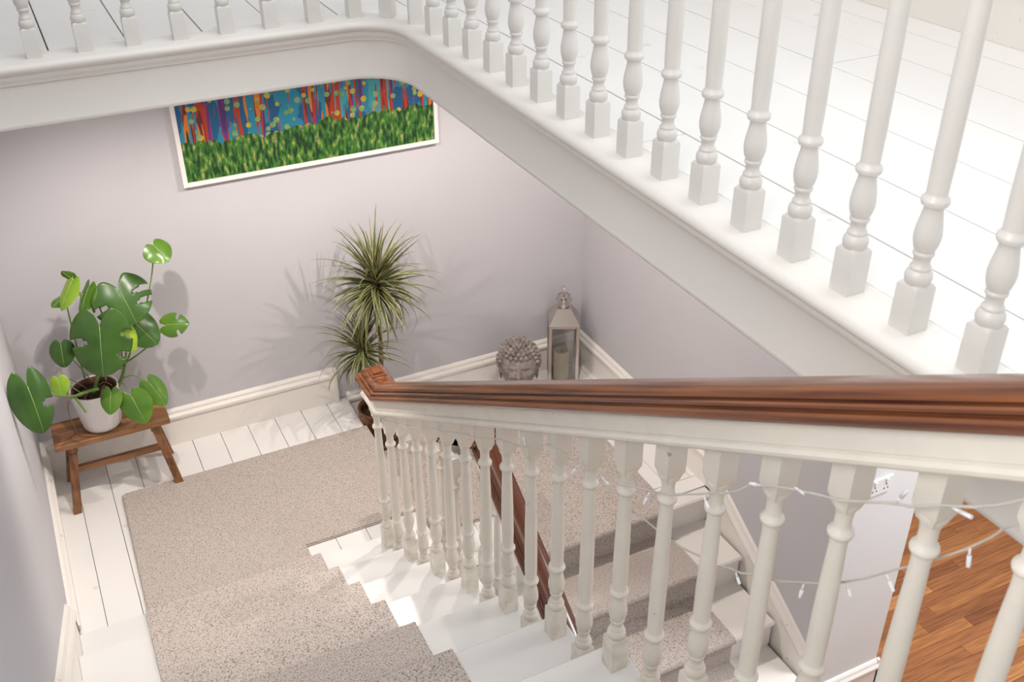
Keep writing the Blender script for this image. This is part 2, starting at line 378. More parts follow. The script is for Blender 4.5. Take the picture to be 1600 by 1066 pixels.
# ------------------------------------------------------------------ stairs: the flight up
st = tag(empty('staircase', (0.35, 1.5, ZU)), 'white painted flight of steps with grey runner, climbing from half landing towards the camera', 'stairs')
def fl(o, root): o.location = -Vector(root.location); return o
NS = 13
for k in range(1, NS + 1):
    z = ZU + RIS * k; yn = Y1 - (k - 1) * G1
    if k < NS: fl(box_obj('tread', XL + 0.016, 0.975, yn - G1 - 0.03, yn, z - 0.026, z, M['tread'], st, 0.006), st)
    fl(box_obj('riser', XL + 0.016, 0.924, yn - 0.042, yn - 0.022, z - RIS, z - 0.026, M['tread'], st), st)
so_, si_ = [], []
for k in range(1, NS):
    z = ZU + RIS * k - 0.027; yn = Y1 - (k - 1) * G1 - 0.022
    for p in ((yn, z - RIS), (yn, z)): so_.append(p); si_.append((yn, ZU - 0.24 + (Y1 - yn) * SLOPE1))
yn = Y1 - 12 * G1; so_.append((yn, ZU + RIS * 12 - 0.027)); si_.append((yn, ZU - 0.24 + (Y1 - yn) * SLOPE1))
bm = bmesh.new(); prism_pairs(bm, so_, si_, 0.925, 0.952); fl(bm_obj('outer_string', bm, M['gloss'], st), st)
bm = bmesh.new(); prism_x(bm, [(Y1 - 0.03, ZU - 0.235), (Y1 - 0.03, ZU - 0.22), (Y1 - 12 * G1, ZF - 0.45), (Y1 - 12 * G1, ZF - 0.465)], XL + 0.001, 0.952)
fl(bm_obj('soffit', bm, M['pier'], st), st)

# the flight down
sd = tag(empty('staircase', (1.95, 2.3, 0.0)), 'lower white flight of steps with shaded runner, going down to the wooden hall floor', 'stairs')
for j in range(1, 5):
    z = ZL - RIS * j; yn = Y2 - G2 * j
    fl(box_obj('tread', 1.315, XR - 0.03, yn, yn + G2 + 0.04, z - 0.026, z, M['gloss'], sd, 0.008), sd)
for j in range(1, 6):
    z = ZL - RIS * j; yn = Y2 - G2 * (j - 1)
    fl(box_obj('riser', 1.335, XR - 0.03, yn + 0.026, yn + 0.044, z + (0 if j < 5 else 0.001), z + RIS - 0.026, M['gloss'], sd), sd)
so_, si_ = [(Y2 + 0.045, ZL - 0.027)], [(Y2 + 0.045, 0.002)]
for j in range(1, 6):
    yn = Y2 - G2 * (j - 1) + 0.025
    for p in ((yn, ZL - RIS * (j - 1) - 0.027), (yn, max(0.003, ZL - RIS * j - 0.027))): so_.append(p); si_.append((yn, 0.002))
bm = bmesh.new(); prism_pairs(bm, so_, si_, 1.338, 1.362); fl(bm_obj('outer_string', bm, M['gloss'], sd), sd)

# ------------------------------------------------------------------ carpet runner
cr = tag(empty('stair_carpet', (0.3, 3.1, ZU)), 'beige grey wool carpet with dark flecks, running over both flights and the half landing', 'carpet')
CT = 0.013
def nose(yn, z, out):
    """outline over a nosing, outside (carpet face); travelling from the riser below up and over"""
    r = 0.020; pts = []
    cy = yn - (0.018 - 0.010) ; cz = z + CT - r
    for i in range(9):
        a = -math.pi / 2 + math.pi * i / 8
        pts.append((yn - 0.006 + r * math.cos(a) * 0.9, cz + r * math.sin(a)))
    return pts
def runner_up(x0, x1):
    out = []; inn = []
    for k in range(1, NS):
        z = ZU + RIS * k; yn = Y1 - (k - 1) * G1; rf = yn - 0.022 + CT
        out += [(rf, z - RIS + (CT if k > 1 else 0.0)), (rf, z - 0.030)]
        inn += [(yn - 0.030, z - RIS - (0.004 if k > 1 else 0.0)), (yn - 0.030, z - 0.028)]
        nn = nose(yn, z, True); out += nn; inn += [(yn - 0.030, z - 0.020)] * 5 + [(yn - 0.032, z - 0.004)] * (len(nn) - 5)
    out.append((Y1 - 12 * G1, ZU + RIS * 12 + CT)); inn.append((Y1 - 12 * G1, ZU + RIS * 12 - 0.004))
    bm = bmesh.new(); prism_pairs(bm, out, inn, x0, x1)
    return bm
def runner_down(x0, x1):
    out = [(Y2 + 0.072, ZL + CT + 0.0005)]; inn = [(Y2 + 0.072, ZL + 0.002)]
    r = 0.020
    for j in range(0, 5):
        z = ZL - RIS * j; yn = Y2 - G2 * j; rf = yn + 0.026 - CT
        nn = [(yn + 0.006 - r * 0.9 * math.cos(-math.pi / 2 + math.pi * i / 8), z + CT - r + r * math.sin(-math.pi / 2 + math.pi * i / 8)) for i in range(8, -1, -1)]
        out += nn; inn += [(yn + 0.034, z + 0.0005)] * 4 + [(yn + 0.012, z - 0.027)] * 5
        out += [(rf, z - 0.03), (rf, z - RIS + (CT if j < 4 else 0))]
        inn += [(yn + 0.032, z - 0.028), (yn + 0.032, z - RIS - (0.004 if j < 4 else 0))]
    bm = bmesh.new(); prism_pairs(bm, out, inn, x0, x1)
    return bm
def setsmooth(o, ang=40):
    for p in o.data.polygons: p.use_smooth = True
    o.data.set_sharp_from_angle(angle=math.radians(ang)); return o
setsmooth(fl(bm_obj('upper_runner', runner_up(-0.022, 0.665), M['carpet'], cr), cr))
setsmooth(fl(bm_obj('lower_runner', runner_down(1.575, 2.325), M['carpet'], cr), cr))
def rounded(poly, rads, n=5):
    out = []
    L = len(poly)
    for i in range(L):
        p = Vector(poly[i]); a = Vector(poly[i - 1]); b = Vector(poly[(i + 1) % L]); r = rads[i]
        if r == 0: out.append(tuple(p)); continue
        d1 = (a - p).normalized(); d2 = (b - p).normalized()
        out += [tuple(q) for q in bez((*(p + d1 * r), 0), (*p, 0), (*(p + d2 * r), 0), n)]
    return [(q[0], q[1]) for q in out]
def flat_carpet(name, poly, rads, z):
    bm = bmesh.new(); pl = rounded(poly, rads)
    prism_z(bm, pl, z + 0.0005, z + CT)
    top = [e for e in bm.edges if all(abs(v.co.z - z - CT) < 1e-6 for v in e.verts) and len(e.link_faces) == 2 and any(abs(f.normal.z) < 0.5 for f in e.link_faces)]
    bm.normal_update()
    top = [e for e in bm.edges if all(abs(v.co.z - z - CT) < 1e-6 for v in e.verts) and any(abs(f.normal.z) < 0.5 for f in e.link_faces)]
    bmesh.ops.bevel(bm, geom=top, offset=0.005, segments=2, affect='EDGES')
    return setsmooth(fl(bm_obj(name, bm, M['carpet'], cr), cr))
flat_carpet('upper_landing_carpet', [(0.003, 4.083), (1.188, 4.083), (1.188, 3.375), (0.665, 3.368), (0.665, 3.092), (-0.022, 3.092)], [0.025, 0.0, 0.0, 0.0, 0, 0], ZU)
flat_carpet('lower_landing_carpet', [(1.190, 4.083), (2.325, 4.083), (2.325, Y2 + 0.060), (1.575, Y2 + 0.060), (1.575, 3.36), (1.190, 3.375)], [0, 0.03, 0, 0, 0, 0], ZL)
fl(box_obj('step_carpet', XE + 0.0125, XE + 0.022, 3.377, 4.08, ZL + 0.0135, ZU + 0.0005, M['carpet'], cr, 0.002), cr)

# ------------------------------------------------------------------ skirting boards
SK = [(0, 0), (0.018, 0), (0.018, 0.136), (0.021, 0.139), (0.021, 0.146), (0.027, 0.150), (0.030, 0.158), (0.028, 0.167), (0.020, 0.174), (0.016, 0.180), (0.017, 0.186), (0.012, 0.196), (0.004, 0.201), (0, 0.201)]
Z = Vector((0, 0, 1))
def skirt(name, p0, p1, side, prof=SK, up0=Z):
    bm = bmesh.new(); s = Vector(side)
    sweep(bm, [(Vector(p0), s, Z), (Vector(p1), s, Z)], prof, closed=True)
    o = struct(bm_obj(name, bm, M['skirt'])); setsmooth(o, 35); return o
skirt('baseboard_back', (XL, YB, ZU), (1.115, YB, ZU), (0, -1, 0))
struct(box_obj('trim_2', 1.115, 1.138, YB - 0.033, YB, ZU, ZU + 0.203, M['skirt'], None, 0.003))
skirt('baseboard_back_lower', (XE + 0.01, YB, ZL), (XR, YB, ZL), (0, -1, 0))
skirt('baseboard_left', (XL, 3.16, ZU), (XL, YB, ZU), (1, 0, 0))
skirt('baseboard_right', (XR, 3.06, ZL), (XR, YB, ZL), (-1, 0, 0))
def slope_prof(lo, hi): # board down to lo, moulding up to hi
    m0 = hi - 0.085
    return [(0, lo), (0.018, lo), (0.018, m0), (0.021, m0 + 0.004), (0.021, m0 + 0.012), (0.028, m0 + 0.018), (0.031, m0 + 0.030), (0.028, m0 + 0.042), (0.018, m0 + 0.052), (0.016, m0 + 0.060), (0.012, m0 + 0.078), (0.0, hi)]
SL1 = RIS / G1; SL2 = RIS / G2
def N1(y): return ZU + RIS - (y - Y1) * -SL1 * -1 if False else ZU + RIS + (Y1 - y) * SL1
def N2(y): return ZL - (Y2 - y) * SL2
yy = Y1 - 12 * G1
skirt('baseboard_stair_left', (XL, 3.16, N1(3.16)), (XL, yy, N1(yy)), (1, 0, 0), slope_prof(-0.20, 0.150))
skirt('baseboard_stair_right', (XR, 3.06, N2(3.06) + 0.001), (XR, 2.30, N2(2.30)), (-1, 0, 0), slope_prof(-0.26, 0.112))
skirt('baseboard_pier', (XR, YP, 0), (XP + 0.018, YP, 0), (0, -1, 0))
skirt('baseboard_pier_side', (XP, YP - 0.018, 0), (XP, YB - 0.02, 0), (1, 0, 0))
skirt('baseboard_gallery', (2.655, -1.2, ZF), (2.655, 4.6, ZF), (-1, 0, 0))

# ------------------------------------------------------------------ balusters
def baluster_mesh(T, block_h, bottom_block=True, key=''):
    bm = bmesh.new(); h = 0.0209
    p = [(0.0135, block_h - 0.001), (0.0190, block_h + 0.0), (0.0212, block_h + 0.006), (0.0218, block_h + 0.011), (0.0205, block_h + 0.018),
         (0.0165, block_h + 0.0235), (0.0170, block_h + 0.0265), (0.0165, block_h + 0.029), (0.0136, block_h + 0.032), (0.0132, block_h + 0.040), (0.0139, block_h + 0.046),
         (0.0165, block_h + 0.0485), (0.0168, block_h + 0.0525), (0.0148, block_h + 0.055), (0.0178, block_h + 0.061), (0.0205, block_h + 0.072), (0.0213, block_h + 0.083), (0.0200, block_h + 0.096),
         (0.0172, block_h + 0.111), (0.0150, block_h + 0.124), (0.0147, block_h + 0.130), (0.0200, block_h + 0.1325), (0.0218, block_h + 0.138), (0.0212, block_h + 0.143), (0.0165, block_h + 0.1475),
         (0.0160, block_h + 0.152), (0.0170, block_h + 0.20)]
    t0 = block_h + 0.20; t1 = T - 0.170
    p += [(0.0166, t0 + (t1 - t0) * 0.4), (0.0150, t0 + (t1 - t0) * 0.75), (0.0134, t1), (0.0140, T - 0.153), (0.0188, T - 0.149), (0.0200, T - 0.144), (0.0188, T - 0.139),
          (0.0142, T - 0.135), (0.0132, T - 0.129), (0.0127, T - 0.116), (0.0136, T - 0.105), (0.0165, T - 0.096), (0.0200, T - 0.090), (0.0205, T - 0.084)]
    lathe(bm, p, 20)
    def sq(levels):
        rings = []
        for s, z in levels:
            rings.append([bm.verts.new((sx * s, sy * s, z)) for sx, sy in ((-1, -1), (1, -1), (1, 1), (-1, 1))])
        for a, b in zip(rings, rings[1:]):
            for i in range(4): bm.faces.new((a[i], a[(i + 1) % 4], b[(i + 1) % 4], b[i]))
        bm.faces.new(list(reversed(rings[0]))); bm.faces.new(rings[-1])
    sq([(h, 0.0), (h, block_h - 0.006), (h - 0.0028, block_h - 0.0015), (0.0165, block_h + 0.0005)])
    sq([(0.0140, T - 0.096), (0.0175, T - 0.083), (h, T - 0.074), (h, T + 0.012)])
    bmesh.ops.recalc_face_normals(bm, faces=bm.faces)
    me = bpy.data.meshes.new('baluster'); bm.to_mesh(me); bm.free()
    me.set_sharp_from_angle(angle=math.radians(45))
    return me
def put_bal(me, m, parent, x, y, z, rz=0):
    o = bpy.data.objects.new('baluster', me); COL.objects.link(o)
    if not me.materials: me.materials.append(m)
    o.parent = parent; o.location = Vector((x, y, z)) - Vector(parent.location); o.rotation_euler = (0, 0, rz)
    return o

RAILP = [(0, 0), (0.014, -0.001), (0.026, -0.004), (0.035, -0.009), (0.0405, -0.016), (0.042, -0.022), (0.0385, -0.0255), (0.0385, -0.027), (0.0455, -0.0275),
         (0.0495, -0.031), (0.0505, -0.0355), (0.0470, -0.039), (0.0470, -0.0405), (0.0555, -0.042), (0.0600, -0.047), (0.0615, -0.0545), (0.0590, -0.060), (0.0540, -0.0625), (0.0, -0.0625)]
def full(p): return p + [(-a, b) for a, b in reversed(p[1:-1])]
FRZ = [(0.0, -0.060), (0.043, -0.060), (0.043, -0.104), (0.041, -0.107), (0.047, -0.110), (0.050, -0.117), (0.048, -0.124), (0.042, -0.129), (0, -0.130)]

X1 = 0.931
def T1(y): return 4.105 - 0.272 - SL1 * y
yc = 2.925; zc = T1(yc); yend = 3.085
bl = tag(empty('balustrade', (X1, 1.6, 2.6)), 'sloping stair balustrade with thick mahogany handrail, nearest the camera, wound with fairy lights', 'balustrade')
def rail_sweep(name, prof, m, smooth=True, ext=0.0):
    """the slope, then the level cap whose mouldings return round a mitred end"""
    bm = bmesh.new()
    half = [q for q in prof]
    y0 = -0.30
    cols = []
    for d, dz in half:
        if d == 0: continue
        cols.append((d, dz))
    # ring list per profile point: right y0, right yc, right corner, left corner, left yc, left y0
    lines = []
    for d, dz in cols:
        e = yend - 0.0615 + d + ext
        lines.append([Vector((X1 + d, y0, T1(y0) + dz)), Vector((X1 + d, yc, zc + dz)), Vector((X1 + d, e, zc + dz)), Vector((X1 - d, e, zc + dz)), Vector((X1 - d, yc, zc + dz)), Vector((X1 - d, y0, T1(y0) + dz))])
    vs = [[bm.verts.new(p) for p in l] for l in lines]
    for a, b in zip(vs, vs[1:]):
        for i in range(5): bm.faces.new((a[i], a[i + 1], b[i + 1], b[i]))
    t = vs[0]; dz0 = cols[0][1]
    for ring, flip in ((vs[0], 0), (vs[-1], 1)):
        bm.faces.new((ring[0], ring[1], ring[4], ring[5])); bm.faces.new((ring[1], ring[2], ring[3], ring[4]))
    bm.faces.new([v[0] for v in vs] + [v[5] for v in reversed(vs)])
    o = fl(bm_obj(name, bm, m, bl), bl)
    return setsmooth(o, 30)
rail_sweep('handrail', RAILP[1:-1], M['mahog'])
fl(box_obj('cap_panel', X1 - 0.027, X1 + 0.027, 2.972, 3.043, zc - 0.006, zc + 0.0035, M['mahog_x'], bl, 0.003), bl)
fl(box_obj('cap_panel', X1 - 0.017, X1 + 0.017, 2.984, 3.032, zc + 0.003, zc + 0.0065, M['mahog_x'], bl, 0.003), bl)
rail_sweep('frieze_rail', FRZ[1:-1], M['bal'], ext=-0.004)
TA = 4.105 - 0.398 - SL1 * 3.054 - (ZU + RIS)
ba = baluster_mesh(TA, 0.097); bb = baluster_mesh(TA + SL1 * G1 / 2, 0.097)
TC = zc - 0.130 - (ZU + RIS); bc = baluster_mesh(TC, 0.097)
for k in range(1, NS - 1):
    y = 3.054 - (k - 1) * G1; z = ZU + RIS * k
    put_bal(bc if k == 1 else ba, M['balt'], bl, X1, y, z)
    put_bal(bb, M['balt'], bl, X1, y - G1 / 2, z)

# upper gallery balustrade
ub = tag(empty('balustrade', (1.20, 3.275, ZF)), 'white turned gallery balustrade standing on upper floor edge around the stairwell', 'balustrade')
ZR = ZF + 0.80
bu = baluster_mesh(0.80, 0.084)
XU = 1.2015
for i in range(-4, 15): put_bal(bu, M['ubal'], ub, XU, 1.0 + 0.1410 * i, ZF)
for x in (-0.20, -0.0625, 0.078, 0.217, 0.355, 0.493, 0.633, 0.772, 0.912, 1.048): put_bal(bu, M['ubal'], ub, x, 3.283, ZF)
put_bal(bu, M['ubal'], ub, 1.145, 3.228, ZF, math.radians(-45)); put_bal(bu, M['ubal'], ub, 1.196, 3.115, ZF, math.radians(-12))
fr = [(Vector((XL, 3.283, ZR + 0.10)), Vector((0, -1, 0)), Z)]
for i in range(9):
    a = math.pi / 2 * (1 - i / 8); fr.append((Vector((1.0515 + 0.15 * math.cos(a), 3.133 + 0.15 * math.sin(a), ZR + 0.10)), Vector((-math.cos(a), -math.sin(a), 0)), Z))
fr.append((Vector((XU, 0.36, ZR + 0.10)), Vector((-1, 0, 0)), Z))
bm = bmesh.new(); sweep(bm, fr, full(RAILP), closed=True); setsmooth(fl(bm_obj('handrail', bm, M['mahog_level'], ub), ub), 30)
bm = bmesh.new(); sweep(bm, [(o, s * 0.9, u * 0.8) for o, s, u in fr], full(FRZ), closed=True); setsmooth(fl(bm_obj('frieze_rail', bm, M['ubal'], ub), ub), 30)

# lower flight balustrade
X2 = 1.37
def T2(y): return 4.105 - 2.503 - SL2 * (3.03 - y)
lb = tag(empty('balustrade', (X2, 2.4, 0.4)), 'lower flight balustrade with mahogany handrail coloured as in shade, seen behind the nearest balusters', 'balustrade')
zt = T2(3.06)
def seg_sweep(name, frames, prof, m):
    bm = bmesh.new(); sweep(bm, frames, full(prof), closed=True); return setsmooth(fl(bm_obj(name, bm, m, lb), lb), 30)
y_e = Y2 - 5 * G2 + 0.1
frs = [(Vector((X2, y_e, T2(y_e))), Vector((1, 0, 0)), Z), (Vector((X2, 3.08, T2(3.08))), Vector((1, 0, 0)), Z)]
seg_sweep('handrail', frs, RAILP, M['mahog_shaded']); seg_sweep('frieze_rail', frs, FRZ, M['bal'])
ztp = 1.632
frl = [(Vector((1.432, 3.08, ztp)), Vector((0, 1, 0)), Z), (Vector((1.245, 3.08, ztp)), Vector((-1, 1, 0)), Z), (Vector((1.245, 3.42, ztp)), Vector((-1, 0, 0)), Z)]
seg_sweep('level_handrail', frl, RAILP, M['mahog_x'])
seg_sweep('level_frieze_rail', [(frl[0][0] + Vector((-0.014, 0, 0)), frl[0][1], Z), frl[1], frl[2]], FRZ, M['bal'])
for j in range(1, 5):
    z = ZL - RIS * j; y = Y2 - G2 * j + 0.05
    a = baluster_mesh(T2(y) - 0.13 - z, 0.097); b = baluster_mesh(T2(y + 0.1385) - 0.13 - z, 0.097)
    put_bal(a, M['bal'], lb, X2, y, z); put_bal(b, M['bal'], lb, X2, y + 0.1385, z)
cbm = baluster_mesh(ztp - 0.13 - ZL, 0.097)
for (x, y) in ((1.245, 3.08), (1.245, 3.22), (1.245, 3.36), (X2, 3.08)): put_bal(cbm, M['bal'], lb, x, y, ZL)

# ------------------------------------------------------------------ hall floor: wooden strips
hf = struct(box_obj('floor_hall', 0.5, HX, -1.2, 5.4, -0.1, -0.012, M['gap']))
cnt = 0
y = 0.62
while y < 4.2:
    x = 2.62 + random.uniform(-0.35, 0.0)
    if y > YP - 0.05: x = XP + 0.0
    x_lim = HX
    while x < x_lim - 0.02:
        L = random.uniform(0.5, 1.5); nx = min(x + L, x_lim)
        if cnt < 290:
            bm = bmesh.new(); bbox(bm, x + 0.0006, nx - 0.0006, y + 0.0006, y + 0.0684, -0.012, 0.0, 0.0008)
            o = bm_obj('wood_strip', bm, M['hall'], hf); cnt += 1
        x = nx
    y += 0.069
bm = bmesh.new(); box(bm, 0.5, HX, -1.2, 0.619, -0.012, -0.0005); box(bm, 0.5, 2.27, 0.62, Y2, -0.012, -0.0005)
bm_obj('outer_boards', bm, M['hall'], hf)['kind'] = 'stuff'

# rug in the hall
m_rug = mat('patterned_rug_pile', (0.34, 0.28, 0.27), 1.0, 0.05, 0.9, 16, 0.4, 200, var_col=(0.035, 0.03, 0.045))
m_rug.node_tree.nodes['Color Ramp'].color_ramp.elements[0].position = 0.47; m_rug.node_tree.nodes['Color Ramp'].color_ramp.elements[1].position = 0.53
bm = bmesh.new(); bbox(bm, 3.9, 4.70, 3.27, 4.5, 0.0005, 0.010, 0.003)
tag(bm_obj('rug', bm, m_rug), 'dark patterned rug corner lying on wooden hall floor beyond the white pier', 'rug')

# wall socket on the pier
m_pl = mat('white_plastic', (0.80, 0.80, 0.81), 0.35)
m_dk = mat('dark_plastic', (0.03, 0.03, 0.035), 0.5)
so = tag(empty('wall_socket', (2.815, YP, 1.36)), 'white plastic wall socket plate on the white pier above hall floor', 'socket')
box_obj('faceplate', -0.073, 0.055, -0.009, 0, -0.043, 0.043, m_pl, so, 0.003)
for sx in (-0.040, 0.022):
    box_obj('rocker_switch', sx - 0.008, sx + 0.008, -0.013, -0.008, 0.016, 0.034, m_pl, so, 0.002)
    for dx, dz in ((0, 0.004), (-0.010, -0.016), (0.010, -0.016)): box_obj('pin_hole', sx + dx - 0.003, sx + dx + 0.003, -0.0095, -0.0085, dz - 0.004, dz + 0.004, m_dk, so)

# ------------------------------------------------------------------ framed picture (plain abstract stand-in)
def art_mat():
    m = bpy.data.materials.new('abstract_colour_print'); m.use_nodes = True
    nt = m.node_tree; b = nt.nodes['Principled BSDF']; b.inputs['Roughness'].default_value = 0.45
    N = nt.nodes.new; Lk = nt.links.new
    tc = N('ShaderNodeTexCoord'); sep = N('ShaderNodeSeparateXYZ'); Lk(tc.outputs['Object'], sep.inputs[0])
    def noise_(scale, vec_scale, detail=2, loc=(0, 0, 0)):
        mp = N('ShaderNodeMapping'); mp.inputs['Scale'].default_value = vec_scale; mp.inputs['Location'].default_value = loc
        Lk(tc.outputs['Object'], mp.inputs[0]); n = N('ShaderNodeTexNoise'); n.inputs['Scale'].default_value = scale; n.inputs['Detail'].default_value = detail
        Lk(mp.outputs[0], n.inputs['Vector']); return n.outputs['Fac']
    def ramp(src, stops, const=True):
        r = N('ShaderNodeValToRGB'); r.color_ramp.interpolation = 'CONSTANT' if const else 'LINEAR'
        e = r.color_ramp.elements
        e[0].position = stops[0][0]; e[0].color = (*stops[0][1], 1); e[1].position = stops[1][0]; e[1].color = (*stops[1][1], 1)
        for p, c in stops[2:]: q = e.new(p); q.color = (*c, 1)
        Lk(src, r.inputs[0]); return r.outputs[0]
    def mix(a, bb, f):
        x = N('ShaderNodeMix'); x.data_type = 'RGBA'; Lk(a, x.inputs['A']); Lk(bb, x.inputs['B']); Lk(f, x.inputs['Factor']); return x.outputs['Result']
    teal = ramp(noise_(9, (1, 1, 0.5), 3), [(0.0, (0.01, 0.13, 0.30)), (0.45, (0.02, 0.30, 0.46)), (0.58, (0.06, 0.42, 0.45))])
    stripes = ramp(noise_(26, (1, 1, 0.10), 1), [(0.0, (0.10, 0.03, 0.16)), (0.36, (0.20, 0.035, 0.26)), (0.42, (0.55, 0.055, 0.02)), (0.50, (0.55, 0.05, 0.02)), (0.56, (0.20, 0.02, 0.02)), (0.60, (0.85, 0.24, 0.03)), (0.70, (0.02, 0.05, 0.02))])
    smask = ramp(noise_(30, (1, 1, 0.05), 2, (3.3, 0, 0)), [(0.0, (1, 1, 1)), (0.42, (0, 0, 0)), (0.57, (1, 1, 1))])
    up = mix(teal, stripes, smask)
    vo = N('ShaderNodeTexVoronoi'); vo.inputs['Scale'].default_value = 22; Lk(tc.outputs['Object'], vo.inputs['Vector'])
    blob = ramp(vo.outputs['Distance'], [(0, (1, 1, 1)), (0.30, (0, 0, 0))])
    bcol = ramp(noise_(20, (1, 1, 1), 1, (7, 0, 0)), [(0, (0.20, 0.42, 0.16)), (0.42, (0.30, 0.50, 0.20)), (0.58, (0.75, 0.55, 0.03))])
    up = mix(up, bcol, blob)
    grass = ramp(noise_(70, (1, 1, 0.35), 4), [(0, (0.01, 0.045, 0.01)), (0.42, (0.03, 0.14, 0.02)), (0.50, (0.07, 0.24, 0.03)), (0.58, (0.22, 0.36, 0.06)), (0.64, (0.55, 0.45, 0.16)), (0.69, (0.03, 0.11, 0.30))])
    # ragged boundary between the two fields
    add = N('ShaderNodeMath'); add.operation = 'MULTIPLY_ADD'; Lk(noise_(14, (1, 1, 0.2), 3, (1, 0, 5)), add.inputs[0]); add.inputs[1].default_value = 0.13; Lk(sep.outputs['Z'], add.inputs[2])
    f = ramp(add.outputs[0], [(0, (1, 1, 1)), (0.255, (0, 0, 0))])
    out = mix(up, grass, f)
    hs = N('ShaderNodeHueSaturation'); hs.inputs['Value'].default_value = 0.72; Lk(out, hs.inputs['Color']); Lk(hs.outputs[0], b.inputs['Base Color']); return m
pic = tag(empty('framed_picture', (0.560, YB, 2.332)), 'long colourful abstract print in white frame, hanging on back wall below gallery edge', 'picture')
PW, PH, PD, FW = 1.195, 0.435, 0.040, 0.020
m_fr = mat('white_frame_paint', (0.84, 0.80, 0.77), 0.4)
for nm, a in (('frame_rail', (0, PW, 0, FW)), ('frame_rail', (0, PW, PH - FW, PH)), ('frame_stile', (0, FW, FW, PH - FW)), ('frame_stile', (PW - FW, PW, FW, PH - FW))):
    box_obj(nm, a[0], a[1], -PD, -0.001, a[2], a[3], m_fr, pic, 0.0015)
box_obj('print', FW, PW - FW, -PD + 0.008, -PD + 0.012, FW, PH - FW, art_mat(), pic)
box_obj('backing_board', FW, PW - FW, -PD + 0.014, -0.001, FW, PH - FW, m_fr, pic)

# ------------------------------------------------------------------ wooden stool
SX, SY, SH = 0.035, 4.18, 0.350
be = tag(empty('wooden_stool', (SX, SY, ZU)), 'low rustic brown wooden stool against back wall, carrying the white plant pot', 'stool')
for i, (a, b) in enumerate(((-0.10, 0.0), (0.0, 0.10))):
    box_obj('seat_plank', -0.245, 0.245, a + (0.0006 if i else 0), b - (0 if i else 0.0006), SH - 0.028, SH, M['bench'], be, 0.003)
for sx in (-1, 1):
    cx = sx * 0.175
    box_obj('cleat', cx - 0.018, cx + 0.018, -0.085, 0.085, SH - 0.058, SH - 0.028, M['bench_leg'], be, 0.002)
    for sy in (-1, 1):
        top = Vector((cx + sx * 0.0, sy * 0.055, SH - 0.030)); bot = Vector((cx + sx * 0.052, sy * 0.128, 0.0))
        bm = bmesh.new(); w, t = 0.018, 0.011
        v = []
        for p in (bot, top):
            for dx, dy in ((-w, -t), (w, -t), (w, t), (-w, t)): v.append(bm.verts.new((p.x + dx, p.y + dy, p.z)))
        for f in ((0, 3, 2, 1), (4, 5, 6, 7), (0, 1, 5, 4), (1, 2, 6, 5), (2, 3, 7, 6), (3, 0, 4, 7)): bm.faces.new([v[i] for i in f])
        bmesh.ops.bevel(bm, geom=list(bm.edges), offset=0.002, segments=1, affect='EDGES')
        bm_obj('leg', bm, M['bench_leg'], be)
    zc_ = 0.145
    box_obj('crossbar', cx + sx * 0.028 - 0.013, cx + sx * 0.028 + 0.013, -0.125, 0.125, zc_ - 0.016, zc_ + 0.016, M['bench_leg'], be, 0.002)
box_obj('stretcher', -0.20, 0.20, -0.012, 0.012, 0.130, 0.160, M['bench'], be, 0.002)

# ------------------------------------------------------------------ swiss cheese plant
def leaf_mat(name, c1, c2, rough=0.28):
    m = mat(name, c1, rough, 0.5, 0.5, 9, 0.05, 20, var_col=c2)
    b = m.node_tree.nodes['Principled BSDF']
    return m
ML = [leaf_mat('deep_green_leaf', (0.055, 0.135, 0.020), (0.030, 0.082, 0.014)), leaf_mat('mid_green_leaf', (0.11, 0.235, 0.022), (0.065, 0.16, 0.018)),
      leaf_mat('yellow_green_leaf', (0.34, 0.48, 0.03), (0.20, 0.36, 0.025))]
m_vein = mat('pale_vein', (0.32, 0.46, 0.14), 0.4)
m_stem = mat('green_stem', (0.20, 0.34, 0.07), 0.4, 0.5, 0.4, 12)
m_root = mat('brown_aerial_root', (0.22, 0.12, 0.06), 0.7)
m_soil = mat('dark_bark_soil', (0.055, 0.028, 0.018), 0.95, 0.2, 0.7, 60, 1.0, 60)
mp = tag(empty('swiss_cheese_plant', (0.005, 4.17, ZU + SH)), 'swiss cheese plant with split glossy leaves in textured white pot on wooden stool', 'plant')
PR0, PR1, PHh = 0.076, 0.103, 0.200
def pot_mesh():
    bm = bmesh.new(); seg = 96; rings = []
    lv = 34
    pr = []
    for i in range(lv + 1):
        t = i / lv; r = PR0 + (PR1 - PR0) * (t ** 0.75); z = 0.002 + t * (PHh - 0.002)
        if t < 0.08: r -= 0.006 * (1 - t / 0.08) ** 2
        pr.append((r, z, t))
    for r, z, t in pr:
        ring = []
        for k in range(seg):
            a = 2 * math.pi * k / seg
            rr = r
            if 0.08 < t < 0.93: rr += 0.0030 * math.sin(a * 32 + (math.pi if int(t * 17) % 2 else 0)) * abs(math.sin(t * 17 * math.pi))
            ring.append(bm.verts.new((rr * math.cos(a), rr * math.sin(a), z)))
        rings.append(ring)
    for r, z in ((PR1 - 0.001, PHh + 0.002), (PR1 - 0.006, PHh + 0.001), (PR1 - 0.009, PHh - 0.02), (PR1 - 0.012, PHh - 0.05)):
        rings.append([bm.verts.new((r * math.cos(2 * math.pi * k / seg), r * math.sin(2 * math.pi * k / seg), z)) for k in range(seg)])
    for a, b in zip(rings, rings[1:]):
        for k in range(seg): bm.faces.new((a[k], a[(k + 1) % seg], b[(k + 1) % seg], b[k])).smooth = True
    bm.faces.new(list(reversed(rings[0])))
    return bm
m_pot = mat('white_glazed_ceramic', (0.80, 0.77, 0.75), 0.35)
bm_obj('pot', pot_mesh(), m_pot, mp)
bm = bmesh.new(); seg = 40
lathe(bm, [(PR1 - 0.012, PHh - 0.045), (PR1 - 0.013, PHh - 0.030), (0.05, PHh - 0.024), (0.002, PHh - 0.026)], seg)
